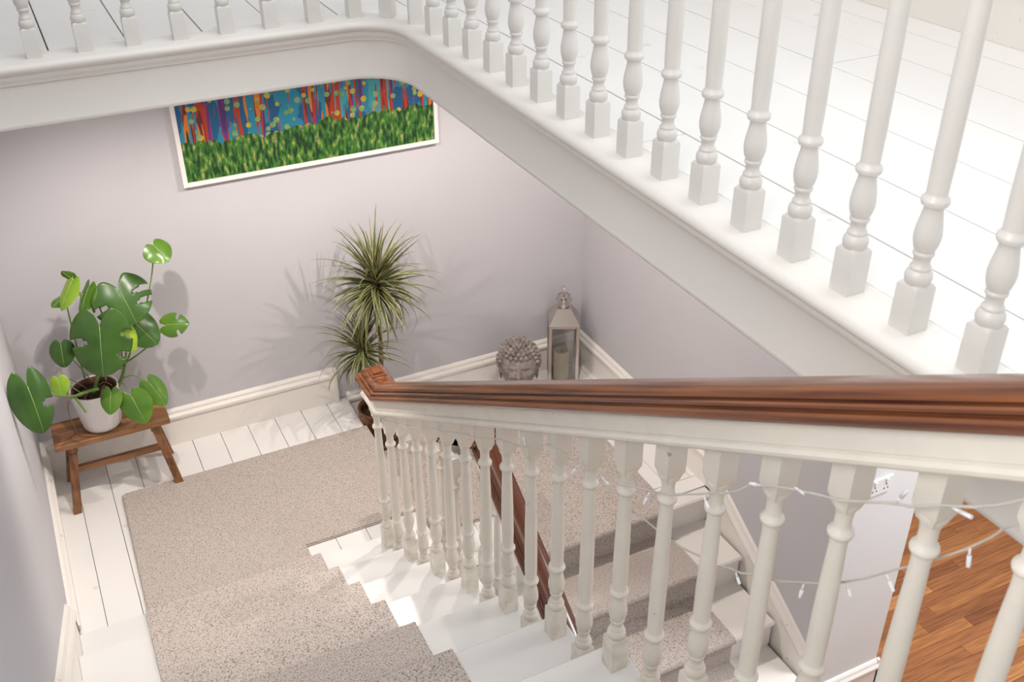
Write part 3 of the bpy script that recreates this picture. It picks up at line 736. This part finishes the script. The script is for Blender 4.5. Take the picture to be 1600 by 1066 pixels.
bm_obj('soil', bm, m_soil, mp)
def rim(root, r, z, m):
    bm = bmesh.new(); lathe(bm, [(r - 0.012, z - 0.03), (r - 0.0125, z - 0.004), (r - 0.009, z - 0.001), (r - 0.0085, z - 0.03)], 48, cap=False)
    bm_obj('inner_rim', bm, m, root)
rim(mp, PR1, PHh, mat('brown_nursery_pot', (0.16, 0.06, 0.035), 0.5))

def split_leaf(base, tip, normal, width, splits, m, lobe=0.30, fold=0.25, droop=0.18, seed=0, name='leaf'):
    """heart-shaped blade; splits = [(u, side, depth)] are slots cut in from the edge"""
    base, tip = Vector(base), Vector(tip); L = (tip - base).length; yv = (tip - base).normalized()
    n = Vector(normal); n = (n - yv * n.dot(yv)).normalized(); xv = yv.cross(n).normalized()
    NU, NV = 36, 14
    if width < 0.14: width *= 1.16; lobe *= 0.8
    bm = bmesh.new(); grid = {}
    for i in range(NU + 1):
        u = i / NU
        w = math.sin(math.pi * (0.86 * u ** 0.78 + 0.14)) ** (0.72 if width < 0.14 else 0.60)
        if u > 0.96: w *= (1 - u) / 0.04 * 0.75 + 0.25 * (1 - u) / 0.04
        for s in (-1, 1):
            for j in range(NV + 1):
                v = j / NV
                x = s * v * w * width * 0.5
                y = u * L - lobe * L * (math.sin(v * 2.35) ** 0.8) * (1 - u) ** 2.0 + 0.10 * L * v * v * u * (1 - u) * 4 * 0.3
                z = -droop * L * (u - 0.25) ** 2 + fold * abs(x) * 0.35 - 0.9 * x * x / max(width, 1e-3) * 0.8 + 0.012 * width * math.sin(u * 13 + seed) * v
                if j == 0 and s == 1: continue
                grid[(i, s * j)] = bm.verts.new(base + xv * x + yv * y + n * z)
    def cut(i, s, j):
        u = (i + 0.5) / NU; v = (j + 0.5) / NV
        for su, ss, d in splits:
            if ss == s and v > 1 - d:
                hw = 0.040 * (0.5 + 0.9 * math.sin(min(1, (v - 1 + d) / d) * math.pi * 0.75))
                if abs(u - su) < hw: return True
        return False
    for i in range(NU):
        for s in (-1, 1):
            for j in range(NV):
                if cut(i, s, j): continue
                q = [grid[(i, s * j)], grid[(i, s * (j + 1))], grid[(i + 1, s * (j + 1))], grid[(i + 1, s * j)]]
                try: bm.faces.new(q if s > 0 else list(reversed(q))).smooth = True
                except ValueError: pass
    loose = [v for v in bm.verts if not v.link_faces]; bmesh.ops.delete(bm, geom=loose, context='VERTS')
    mid = [base + yv * (u * L) + n * (-droop * L * (u - 0.25) ** 2 + 0.0012) for u in [k / 10 for k in range(11)]]
    o = bm_obj(name, bm, m, mp, recalc=False); o.location = -Vector(mp.location)
    md = o.modifiers.new('thickness', 'SOLIDIFY'); md.thickness = 0.0009; md.offset = 0
    vb = bmesh.new(); tube(vb, mid, 0.0016, 0.0005, 6)
    vv = bm_obj('midrib', vb, m_vein, o, recalc=False)
    return o
VN = Vector((-0.37, -0.76, 0.53))
def petiole(p0, p1, sag, r0=0.0042, r1=0.0026, m=None, name='petiole'):
    p0, p1 = Vector(p0), Vector(p1); mid = (p0 + p1) / 2 + Vector(sag)
    bm = bmesh.new(); tube(bm, bez(p0, mid, p1, 14), r0, r1, 8)
    o = bm_obj(name, bm, m or m_stem, mp, recalc=False); o.location = -Vector(mp.location); return o
C0 = (0.02, 4.17, 1.565)
leaves = [
 ('A', (0.028, 4.10, 2.124), (-0.046, 4.06, 2.030), (-0.9, -0.5, 0.1), 0.085, [], 2, (0.04, 0, 0.02)),
 ('A2', (-0.014, 4.15, 2.034), (-0.071, 4.11, 2.028), (-0.2, -0.4, 0.8), 0.055, [], 1, (0.0, 0.0, 0.05)),
 ('A3', (0.030, 4.12, 2.130), (0.000, 4.10, 2.175), (-0.5, -0.7, 0.3), 0.045, [], 1, (0.04, 0, 0.02)),
 ('B', (0.085, 4.12, 2.075), (0.020, 4.08, 1.975), (-0.8, -0.4, 0.3), 0.085, [(0.4, 1, 0.5)], 1, (0.03, 0, 0.02)),
 ('C', (0.195, 4.08, 2.055), (0.232, 4.00, 1.925), (0.10, -0.60, 0.80), 0.255, [(0.34, -1, 0.62), (0.55, -1, 0.66), (0.60, 1, 0.55), (0.40, 1, 0.45)], 0, (0.0, 0.0, 0.03)),
 ('D', (0.085, 3.99, 1.955), (0.048, 3.92, 1.755), (-0.15, -0.75, 0.60), 0.245, [(0.42, 1, 0.60), (0.30, -1, 0.35), (0.60, -1, 0.4)], 0, (0.0, -0.03, 0.05)),
 ('D2', (0.155, 4.04, 1.920), (0.205, 4.00, 1.795), (0.5, -0.75, 0.4), 0.115, [], 2, (0.0, 0, 0.05)),
 ('E', (0.215, 4.12, 1.885), (0.300, 4.06, 1.770), (-0.05, -0.6, 0.75), 0.155, [], 0, (0.0, 0, 0.03)),
 ('F', (0.350, 4.15, 1.805), (0.445, 4.11, 1.812), (-0.3, -0.7, 0.6), 0.095, [(0.55, -1, 0.6), (0.55, 1, 0.5)], 1, (0.05, 0, -0.02)),
 ('T', (0.368, 4.10, 2.210), (0.408, 4.05, 2.150), (0.10, -0.45, 0.88), 0.110, [], 1, (0.05, 0, -0.02)),
 ('G', (-0.075, 4.10, 1.850), (-0.086, 4.06, 1.762), (-0.2, -0.75, 0.6), 0.090, [], 0, (-0.02, 0, 0.04)),
 ('H', (-0.206, 3.50, 2.045), (-0.192, 3.44, 1.870), (0.25, -0.85, 0.45), 0.145, [(0.50, -1, 0.6)], 0, (-0.03, 0, -0.03)),
 ('I', (-0.119, 4.00, 1.752), (-0.122, 3.96, 1.688), (-0.3, -0.75, 0.6), 0.072, [], 2, (-0.03, 0, 0.05)),
 ('J', (0.066, 4.00, 1.632), (0.038, 3.95, 1.552), (-0.3, -0.75, 0.6), 0.080, [], 1, (0.0, -0.02, 0.04)),
 ('K', (0.141, 3.98, 1.598), (0.170, 3.92, 1.480), (-0.25, -0.75, 0.6), 0.118, [], 1, (0.0, -0.02, 0.04)),
 ('L', (0.226, 4.05, 1.600), (0.275, 4.00, 1.494), (0.15, -0.75, 0.6), 0.090, [], 1, (0.0, 0, 0.05)),
]
crown = {'A': (0.06, 4.14, 1.70), 'A2': (-0.02, 4.15, 1.64), 'A3': (0.06, 4.14, 1.70), 'B': (0.12, 4.12, 1.66), 'C': (0.14, 4.14, 1.66), 'D': (0.06, 4.12, 1.62), 'D2': (0.13, 4.12, 1.66), 'E': (0.15, 4.13, 1.66),
         'F': (0.12, 4.14, 1.66), 'T': (0.15, 4.14, 1.66), 'G': (0.01, 4.13, 1.62), 'H': (-0.04, 4.08, 1.60), 'I': (-0.04, 4.08, 1.60), 'J': (0.05, 4.10, 1.60), 'K': (0.12, 4.10, 1.60), 'L': (0.13, 4.12, 1.61)}
for i, (n, b, t, nr, w, sp, mi, sag) in enumerate(leaves):
    lo_ = split_leaf(b, t, nr, w, sp, ML[mi], seed=i, lobe=0.30 if n not in ('C', 'D', 'H') else 0.36)
    thin = 0.0022 if n in 'GIJKL' else 0.0040
    petiole(crown[n], b, sag, thin * 1.1, thin * 0.65)
petiole((0.0, 4.14, 1.56), (0.06, 4.14, 1.72), (0.0, -0.03, 0), 0.009, 0.007, name='stem')
petiole((0.10, 4.16, 1.55), (0.15, 4.14, 1.70), (0.03, 0, 0), 0.009, 0.006, name='stem')
petiole((0.02, 4.10, 1.60), (-0.09, 3.99, 1.655), (0, 0, 0.01), 0.008, 0.006, name='stem')
petiole((-0.075, 4.0, 1.650), (-0.049, 3.98, 1.576), (0.0, 0, 0), 0.0055, 0.004, name='stem')
for a, b, sg in (((0.0, 4.11, 1.60), (-0.05, 4.09, 1.55), (-0.01, -0.02, 0.03)), ((0.05, 4.12, 1.60), (0.02, 4.09, 1.56), (0.0, -0.02, 0.03)), ((-0.10, 4.0, 1.64), (-0.10, 4.12, ZU + SH + 0.004), (-0.03, -0.02, 0.06)), ((-0.10, 4.12, ZU + SH + 0.004), (0.06, 4.085, ZU + SH + 0.004), (-0.02, -0.03, 0)), ((-0.02, 4.15, 1.58), (-0.10, 4.11, 1.68), (-0.02, 0, 0.05)), ((0.08, 4.13, 1.58), (0.03, 4.10, 1.62), (0, 0, 0.03))):
    petiole(a, b, sg, 0.0024, 0.0014, m_root, 'aerial_root')

# ------------------------------------------------------------------ dragon tree
DX, DY = 1.285, 4.150
m_brn = mat('brown_glazed_ceramic', (0.17, 0.060, 0.016), 0.22, 0.5, 0.5, 8, var_col=(0.07, 0.022, 0.008))
dt = tag(empty('dragon_tree', (DX, DY, ZL)), 'dragon tree with spiky variegated leaves in brown pot, behind the end of the handrail', 'plant')
bm = bmesh.new(); lathe(bm, [(0.070, 0.035), (0.085, 0.036), (0.098, 0.07), (0.108, 0.13), (0.108, 0.19), (0.102, 0.208), (0.108, 0.213), (0.111, 0.222), (0.106, 0.228), (0.098, 0.224), (0.094, 0.19)], 48, cap=False); bm_obj('pot', bm, m_brn, dt)
bm = bmesh.new(); lathe(bm, [(0.094, 0.15), (0.0945, 0.198), (0.05, 0.204), (0.002, 0.203)], 32); bm_obj('soil', bm, m_soil, dt)
bm = bmesh.new(); lathe(bm, [(0.100, 0.022), (0.104, 0.026), (0.102, 0.034), (0.0, 0.034)], 32); bm_obj('caddy', bm, mat('dark_wood_caddy', (0.05, 0.03, 0.02), 0.6), dt)
for a in (20, 110, 200, 290):
    bm = bmesh.new(); mx = Matrix.Translation((0.085 * math.cos(math.radians(a)), 0.085 * math.sin(math.radians(a)), 0.012)) @ Matrix.Rotation(math.radians(a), 4, 'Z') @ Matrix.Rotation(math.pi / 2, 4, 'X')
    lathe(bm, [(0.008, -0.007), (0.012, -0.006), (0.012, 0.006), (0.008, 0.007)], 16, mtx=mx); bm_obj('castor', bm, m_dk, dt)
m_trunk = mat('ringed_pale_trunk', (0.30, 0.19, 0.12), 0.8, 0.3, 0.5, 30, 0.6, 60)
def dpt(x, y, z): return Vector((x - DX, y - DY, z - ZL))
CR1 = dpt(1.305, 4.10, 1.815); CR2 = dpt(1.205, 4.10, 1.475)
bm = bmesh.new(); tube(bm, bez((0.01, 0.0, 0.20), (0.045, 0.0, 0.6), CR1, 14), 0.012, 0.009, 10); bm_obj('trunk', bm, m_trunk, dt, recalc=False)
bm = bmesh.new(); tube(bm, bez((-0.02, 0.0, 0.20), (-0.02, 0.0, 0.5), CR2, 12), 0.010, 0.008, 10); bm_obj('trunk', bm, m_trunk, dt, recalc=False)
def dleaf_mat():
    m = bpy.data.materials.new('variegated_strap_leaf'); m.use_nodes = True
    nt = m.node_tree; b = nt.nodes['Principled BSDF']; b.inputs['Roughness'].default_value = 0.4
    tc = nt.nodes.new('ShaderNodeTexCoord'); sp = nt.nodes.new('ShaderNodeSeparateXYZ'); nt.links.new(tc.outputs['UV'], sp.inputs[0])
    r = nt.nodes.new('ShaderNodeValToRGB'); e = r.color_ramp.elements
    e[0].position = 0; e[0].color = (0.085, 0.145, 0.045, 1); e[1].position = 1; e[1].color = (0.50, 0.42, 0.27, 1)
    q = e.new(0.55); q.color = (0.06, 0.105, 0.03, 1); q = e.new(0.72); q.color = (0.44, 0.38, 0.22, 1)
    nt.links.new(sp.outputs[0], r.inputs[0])
    oi = nt.nodes.new('ShaderNodeObjectInfo'); r2 = nt.nodes.new('ShaderNodeValToRGB'); r2.color_ramp.elements[0].color = (0.6, 0.62, 0.5, 1); r2.color_ramp.elements[1].color = (1.25, 1.15, 1.0, 1)
    nt.links.new(oi.outputs['Random'], r2.inputs[0])
    mx = nt.nodes.new('ShaderNodeMix'); mx.data_type = 'RGBA'; mx.blend_type = 'MULTIPLY'; mx.inputs['Factor'].default_value = 1
    nt.links.new(r.outputs[0], mx.inputs['A']); nt.links.new(r2.outputs[0], mx.inputs['B']); nt.links.new(mx.outputs['Result'], b.inputs['Base Color'])
    return m
m_dl = dleaf_mat()
def strap(L, droop, w):
    bm = bmesh.new(); uv = bm.loops.layers.uv.new('UVMap'); rows = []
    n = 12; ang = 0.0; p = Vector((0, 0, 0)); 
    for i in range(n + 1):
        t = i / n; a = -droop * t * t
        if i: p = p + Vector((math.cos(a), 0, math.sin(a))) * (L / n)
        ww = w * (0.55 + 0.45 * math.sin(math.pi * min(1, t * 1.3 + 0.15))) * (1 - t ** 3) + 0.0004
        rows.append([bm.verts.new((p.x, s * ww * 0.5, p.z + abs(s) * ww * 0.22)) for s in (-1, -0.5, 0, 0.5, 1)])
    for a, b in zip(rows, rows[1:]):
        for j in range(4):
            f = bm.faces.new((a[j], b[j], b[j + 1], a[j + 1])); f.smooth = True
            us = [1, 0.5, 0, 0.5, 1]
            for l, uu in zip(f.loops, (us[j], us[j], us[j + 1], us[j + 1])): l[uv].uv = (uu, 0)
    me = bpy.data.meshes.new('leaf'); bm.to_mesh(me); bm.free(); me.materials.append(m_dl); return me
straps = [strap(L, d, w) for L, d, w in ((0.31, 0.4, 0.020), (0.33, 0.9, 0.021), (0.34, 1.5, 0.021), (0.30, 0.9, 0.018), (0.28, 1.8, 0.018), (0.34, 2.0, 0.019))]
rnd = random.Random(11)
def crown_leaves(c, n, size, tilt0):
    for i in range(n):
        t = i / n
        el = math.radians(80 - 120 * t + rnd.uniform(-10, 10)); az = i * 2.39996 + rnd.uniform(-0.3, 0.3)
        cands = straps[0:2] + [straps[3]] if el > 0.7 else (straps[1:4] if el > 0 else straps[3:6])
        me = rnd.choice(cands)
        o = bpy.data.objects.new('leaf', me); COL.objects.link(o); o.parent = dt
        sc = size * rnd.uniform(0.75, 1.12)
        # keep the leaves clear of the wall behind
        reach = math.sin(az) * max(math.cos(el), 0.65) * 0.33 * sc
        if c.y + DY + reach * 1.2 > YB - 0.035: sc *= (YB - 0.035 - c.y - DY) / (reach * 1.2)
        o.location = c + Vector((0, 0, -0.10 * size * t + 0.02))
        o.rotation_euler = (rnd.uniform(-0.4, 0.4), -el, az); o.scale = (sc, size, sc)
crown_leaves(CR1, 165, 1.0, 0); crown_leaves(CR2, 100, 0.80, 0)

# ------------------------------------------------------------------ stone head
m_stone = mat('weathered_grey_stone', (0.42, 0.37, 0.34), 0.95, 0.2, 0.65, 28, 0.8, 120, var_col=(0.17, 0.145, 0.135))
hd = tag(empty('stone_head', (2.085, 4.165, ZL), math.radians(-27)), 'grey stone head sculpture with tightly curled hair on landing floor beside the lantern', 'sculpture')
HZ = 0.245
def head_pt(th, ph):
    """th azimuth with -Y the face, ph elevation"""
    x = math.cos(ph) * math.sin(th); y = -math.cos(ph) * math.cos(th); z = math.sin(ph)
    rx, ry = 0.104, 0.112; rz = 0.130 if z > 0 else 0.165
    if z < 0:
        k = 1 - 0.28 * (-z) ** 1.6; x *= k; y *= 1 - 0.18 * (-z) ** 1.6
    p = Vector((x * rx, y * ry, z * rz))
    f = max(0, -y)
    if f > 0:
        def g(cx, cz, sx, sz, a): return a * math.exp(-((p.x - cx) / sx) ** 2 - ((p.z - cz) / sz) ** 2) * min(1, f * 1.6)
        d = g(0, 0.03-0.035, 0.012, 0.034, 0.024) + g(0, 0.03-0.052, 0.018, 0.013, 0.012)
        d += g(-0.036, 0.03-0.002, 0.025, 0.007, 0.007) + g(0.036, 0.03-0.002, 0.025, 0.007, 0.007)
        d -= g(-0.034, 0.03-0.020, 0.020, 0.012, 0.012) + g(0.034, 0.03-0.020, 0.020, 0.012, 0.012)
        d += g(-0.034, 0.03-0.021, 0.014, 0.007, 0.010) + g(0.034, 0.03-0.021, 0.014, 0.007, 0.010)
        d += g(0, 0.03-0.082, 0.024, 0.006, 0.010) + g(0, 0.03-0.096, 0.020, 0.007, 0.010) - g(0, 0.03-0.089, 0.026, 0.003, 0.006)
        d += g(0, 0.03-0.128, 0.024, 0.018, 0.010) + g(-0.05, 0.03-0.06, 0.02, 0.03, 0.005) + g(0.05, 0.03-0.06, 0.02, 0.03, 0.005)
        p.y -= d
    return p
bm = bmesh.new(); NU, NV = 72, 56; rows = []
for j in range(NV + 1):
    ph = -math.pi / 2 * 0.97 + (math.pi * 0.985) * j / NV
    rows.append([bm.verts.new(head_pt(2 * math.pi * i / NU - math.pi, ph) + Vector((0, 0, HZ))) for i in range(NU)])
for a, b in zip(rows, rows[1:]):
    for i in range(NU): bm.faces.new((a[i], a[(i + 1) % NU], b[(i + 1) % NU], b[i])).smooth = True
bm.faces.new(rows[-1]); bm.faces.new(list(reversed(rows[0])))
bm_obj('head', bm, m_stone, hd)
bm = bmesh.new()
lathe(bm, [(0.105, 0.0), (0.108, 0.012), (0.098, 0.03), (0.070, 0.05), (0.058, 0.08), (0.060, 0.14)], 32); bm_obj('neck_base', bm, m_stone, hd)
for sx in (-1, 1):
    bm = bmesh.new(); bmesh.ops.create_uvsphere(bm, u_segments=14, v_segments=10, radius=1.0)
    bmesh.ops.transform(bm, matrix=Matrix.Translation((sx * 0.098, 0.012, HZ - 0.045)) @ Matrix.Diagonal((0.011, 0.024, 0.062, 1)), verts=bm.verts)
    for f in bm.faces: f.smooth = True
    bm_obj('ear', bm, m_stone, hd)
bm = bmesh.new()
def curl(p, n, r):
    q = n.to_track_quat('Z', 'Y').to_matrix().to_4x4()
    mx = Matrix.Translation(p) @ q
    lathe(bm, [(r, -0.004), (r * 1.02, r * 0.25), (r * 0.86, r * 0.8), (r * 0.60, r * 0.95), (r * 0.52, r * 1.35), (r * 0.28, r * 1.6), (r * 0.04, r * 1.66)], 9, mtx=mx)
for j in range(9):
    ph = math.radians(6 + j * 10.0); nn = max(1, int(25 * math.cos(ph)))
    for i in range(nn):
        th = 2 * math.pi * (i + 0.5 * (j % 2)) / nn
        thn = (th + math.pi) % (2 * math.pi) - math.pi
        if abs(thn) < 1.05 and ph < math.radians(33): continue
        p = head_pt(th, ph); curl(p * 1.01 + Vector((0, 0, HZ)), Vector((p.x, p.y, p.z * 0.8)).normalized(), 0.0128)
for j in range(1, 4):
    ph = math.radians(-8 * j + 4); 
    for i in range(18):
        th = math.pi / 2 * 1.15 + (math.pi * 0.85) * i / 17
        p = head_pt(th, ph); curl(p * 1.01 + Vector((0, 0, HZ)), Vector((p.x, p.y, p.z)).normalized(), 0.0128)
for j, (rr, zz, nn) in enumerate(((0.036, 0.134, 11), (0.024, 0.145, 7), (0.008, 0.149, 2))):
    for i in range(nn):
        th = 2 * math.pi * (i + 0.5 * (j % 2)) / nn
        curl(Vector((rr * math.sin(th), rr * math.cos(th), zz + HZ - 0.005)), Vector((math.sin(th), math.cos(th), 0.5 + j * 0.5)).normalized(), 0.0105)
lathe(bm, [(0.045, HZ + 0.105), (0.038, HZ + 0.13), (0.020, HZ + 0.140), (0.004, HZ + 0.142)], 16)
hr = bm_obj('curled_hair', bm, m_stone, hd); hr['kind'] = 'stuff'

# ------------------------------------------------------------------ lantern and candle
m_met = mat('polished_nickel', (0.66, 0.61, 0.57), 0.22, 0.5, 0.0, metallic=1.0)
m_gl = bpy.data.materials.new('clear_glass'); m_gl.use_nodes = True
nt = m_gl.node_tree; out = nt.nodes['Material Output']; nt.nodes.remove(nt.nodes['Principled BSDF'])
tr_ = nt.nodes.new('ShaderNodeBsdfTransparent'); gs = nt.nodes.new('ShaderNodeBsdfGlossy'); gs.inputs['Roughness'].default_value = 0.03
mxs = nt.nodes.new('ShaderNodeMixShader'); fz = nt.nodes.new('ShaderNodeFresnel'); fz.inputs[0].default_value = 1.5
nt.links.new(fz.outputs[0], mxs.inputs[0]); nt.links.new(tr_.outputs[0], mxs.inputs[1]); nt.links.new(gs.outputs[0], mxs.inputs[2]); nt.links.new(mxs.outputs[0], out.inputs[0])
LW = 0.083; LH = 0.385
ln = tag(empty('lantern', (2.405, 4.255, ZL), math.radians(-25)), 'tall polished metal lantern with glass sides standing in right landing corner', 'lantern')
box_obj('base', -LW, LW, -LW, LW, 0.006, 0.022, m_met, ln, 0.002)
for sx in (-1, 1):
    for sy in (-1, 1):
        box_obj('corner_post', sx * (LW - 0.008) - 0.008, sx * (LW - 0.008) + 0.008, sy * (LW - 0.008) - 0.008, sy * (LW - 0.008) + 0.008, 0.0, LH, m_met, ln, 0.001)
for sy in (-1, 1):
    box_obj('top_rail', -LW + 0.016, LW - 0.016, sy * (LW - 0.007) - 0.007, sy * (LW - 0.007) + 0.007, LH - 0.016, LH, m_met, ln)
    box_obj('top_rail', sy * (LW - 0.007) - 0.007, sy * (LW - 0.007) + 0.007, -LW + 0.016, LW - 0.016, LH - 0.016, LH, m_met, ln)
    box_obj('glass_pane', -LW + 0.016, LW - 0.016, sy * (LW - 0.006) - 0.001, sy * (LW - 0.006) + 0.001, 0.022, LH - 0.016, m_gl, ln)
    box_obj('glass_pane', sy * (LW - 0.006) - 0.001, sy * (LW - 0.006) + 0.001, -LW + 0.016, LW - 0.016, 0.022, LH - 0.016, m_gl, ln)
bm = bmesh.new()
v0 = [bm.verts.new((sx * (LW + 0.002), sy * (LW + 0.002), LH)) for sx, sy in ((-1, -1), (1, -1), (1, 1), (-1, 1))]
v1 = [bm.verts.new((sx * 0.036, sy * 0.036, LH + 0.082)) for sx, sy in ((-1, -1), (1, -1), (1, 1), (-1, 1))]
for i in range(4): bm.faces.new((v0[i], v0[(i + 1) % 4], v1[(i + 1) % 4], v1[i]))
bm.faces.new(v1); bm.faces.new(list(reversed(v0))); bm_obj('roof', bm, m_met, ln)
bm = bmesh.new(); lathe(bm, [(0.030, 0.480 - 0.012), (0.024, 0.478), (0.020, 0.484), (0.040, 0.500), (0.044, 0.506), (0.040, 0.503), (0.014, 0.494), (0.011, 0.505), (0.012, 0.520), (0.030, 0.530), (0.034, 0.534), (0.020, 0.533), (0.006, 0.530), (0.001, 0.536)], 28); bm_obj('finial', bm, m_met, ln)
bm = bmesh.new(); tube(bm, [Vector((0.0, 0.026 * math.cos(a), 0.560 + 0.030 * math.sin(a))) for a in [2 * math.pi * i / 24 for i in range(25)]], 0.0035, seg=8); bm_obj('ring_handle', bm, m_met, ln)
box_obj('door_latch', LW, LW + 0.006, -0.006, 0.006, 0.17, 0.20, m_met, ln, 0.001)
m_wax = mat('ivory_wax', (0.78, 0.72, 0.56), 0.5, 0.4); m_wax.node_tree.nodes['Principled BSDF'].inputs['Subsurface Weight'].default_value = 0.3
m_wax.node_tree.nodes['Principled BSDF'].inputs['Subsurface Scale'].default_value = 0.02
ca = tag(empty('candle', (2.385, 4.235, ZL + 0.022)), 'thick ivory pillar candle standing inside the metal lantern', 'candle')
bm = bmesh.new(); lathe(bm, [(0.040, 0.0), (0.042, 0.003), (0.042, 0.176), (0.040, 0.181), (0.036, 0.180), (0.030, 0.170), (0.003, 0.166)], 32); bm_obj('wax_body', bm, m_wax, ca)
bm = bmesh.new(); tube(bm, [(0, 0, 0.165), (0.001, 0, 0.178), (0.003, 0, 0.186)], 0.0015, 0.001, 6); bm_obj('wick', bm, m_dk, ca)

# ------------------------------------------------------------------ fairy lights
m_wire = mat('clear_white_cable', (0.62, 0.60, 0.56), 0.3); m_led = mat('clear_led_tube', (0.90, 0.92, 0.95), 0.15)
UP = [(2.95, 1.93), (2.852, 1.97), (2.773, 2.006), (2.695, 2.053), (2.609, 2.089), (2.538, 2.135), (2.457, 2.191), (2.344, 2.259), (2.273, 2.297), (2.195, 2.347), (2.147, 2.376), (2.081, 2.413), (2.023, 2.443), (1.957, 2.485), (1.917, 2.51), (1.882, 2.532), (1.849, 2.551), (1.808, 2.568), (1.769, 2.588), (1.723, 2.617), (1.68, 2.646), (1.638, 2.68), (1.618, 2.698), (1.584, 2.707), (1.545, 2.718), (1.514, 2.728), (1.453, 2.746), (1.407, 2.766), (1.348, 2.799), (1.316, 2.805), (1.266, 2.831), (1.199, 2.87), (1.156, 2.899), (1.077, 2.959), (1.04, 2.989), (1.019, 3.005), (0.989, 3.031), (0.959, 3.067), (0.928, 3.089), (0.888, 3.114), (0.859, 3.129), (0.826, 3.148), (0.779, 3.172), (0.728, 3.207), (0.698, 3.229), (0.67, 3.245), (0.625, 3.281), (0.586, 3.309), (0.56, 3.332), (0.533, 3.36), (0.40, 3.44), (0.2, 3.55)]
LO = [(1.45, 2.655), (1.393, 2.643), (1.35, 2.66), (1.302, 2.667), (1.251, 2.678), (1.212, 2.691), (1.157, 2.716), (1.109, 2.73), (1.069, 2.76), (1.038, 2.775), (1.006, 2.797), (0.94, 2.84), (0.885, 2.887), (0.857, 2.91), (0.809, 2.956), (0.777, 2.991), (0.743, 3.033), (0.725, 3.056), (0.704, 3.08), (0.667, 3.125), (0.631, 3.174), (0.607, 3.211), (0.592, 3.24), (0.572, 3.264), (0.45, 3.38)]
BU = [((0.965, 0.89, 2.878), (0.965, 0.893, 2.846)), ((0.965, 1.052, 2.764), (0.965, 1.04, 2.750)), ((0.965, 0.808, 2.955), (0.965, 0.796, 2.940)), ((0.965, 0.743, 3.032), (0.965, 0.723, 3.013)), ((0.965, 0.629, 3.176), (0.965, 0.624, 3.147)),
 ((0.885, 0.615, 3.286), (0.885, 0.586, 3.293)), ((0.885, 0.692, 3.235), (0.885, 0.68, 3.264)), ((0.885, 1.226, 2.85), (0.885, 1.239, 2.812)), ((0.885, 0.936, 3.082), (0.885, 0.962, 3.067)), ((0.885, 0.869, 3.129), (0.885, 0.856, 3.131)),
 ((0.885, 1.069, 2.961), (0.885, 1.054, 2.947)), ((0.885, 1.483, 2.733), (0.885, 1.515, 2.686)), ((0.885, 1.735, 2.611), (0.885, 1.746, 2.632)), ((0.885, 1.395, 2.765), (0.885, 1.365, 2.768)), ((0.885, 2.844, 1.99), (0.885, 2.80, 2.00)), ((0.885, 2.078, 2.422), (0.885, 2.050, 2.445))]
fy = tag(empty('fairy_lights', (0.885, 1.6, 2.6)), 'string of clear fairy lights draped along the nearest balusters under the handrail', 'lights')
for path, X in ((UP, 0.898), (LO, 0.958)):
    k_ = (X / (0.885 if X < 0.93 else 0.965))
    pts = [Vector((X + 0.002 * math.sin(i * 1.9), y * k_, 4.105 + (z - 4.105) * k_)) for i, (y, z) in enumerate(path)]
    bm = bmesh.new(); tube(bm, pts, 0.0017, seg=6); fl(bm_obj('cable', bm, m_wire, fy, recalc=False), fy)
    bm = bmesh.new(); tube(bm, [p + Vector((0.0022 * math.cos(i * 2.1), 0, 0.0022 * math.sin(i * 2.1))) for i, p in enumerate(pts)], 0.0013, seg=6); fl(bm_obj('cable', bm, m_wire, fy, recalc=False), fy)
for a, b in BU:
    X = 0.898 if a[0] < 0.93 else 0.958
    k_ = X / a[0]; f = lambda p: Vector((X, p[1] * k_, 4.105 + (p[2] - 4.105) * k_))
    a_, b_ = f(a), f(b); d = (b_ - a_)
    L_ = max(d.length, 0.022); d.normalize()
    bm = bmesh.new(); tube(bm, [a_, a_ + d * L_ * 0.45], 0.0014, 0.0020, 8); tube(bm, [a_ + d * L_ * 0.42, a_ + d * L_ * 0.97, a_ + d * L_], 0.0030, 0.0026, 10)
    fl(bm_obj('bulb', bm, m_led, fy, recalc=False), fy)
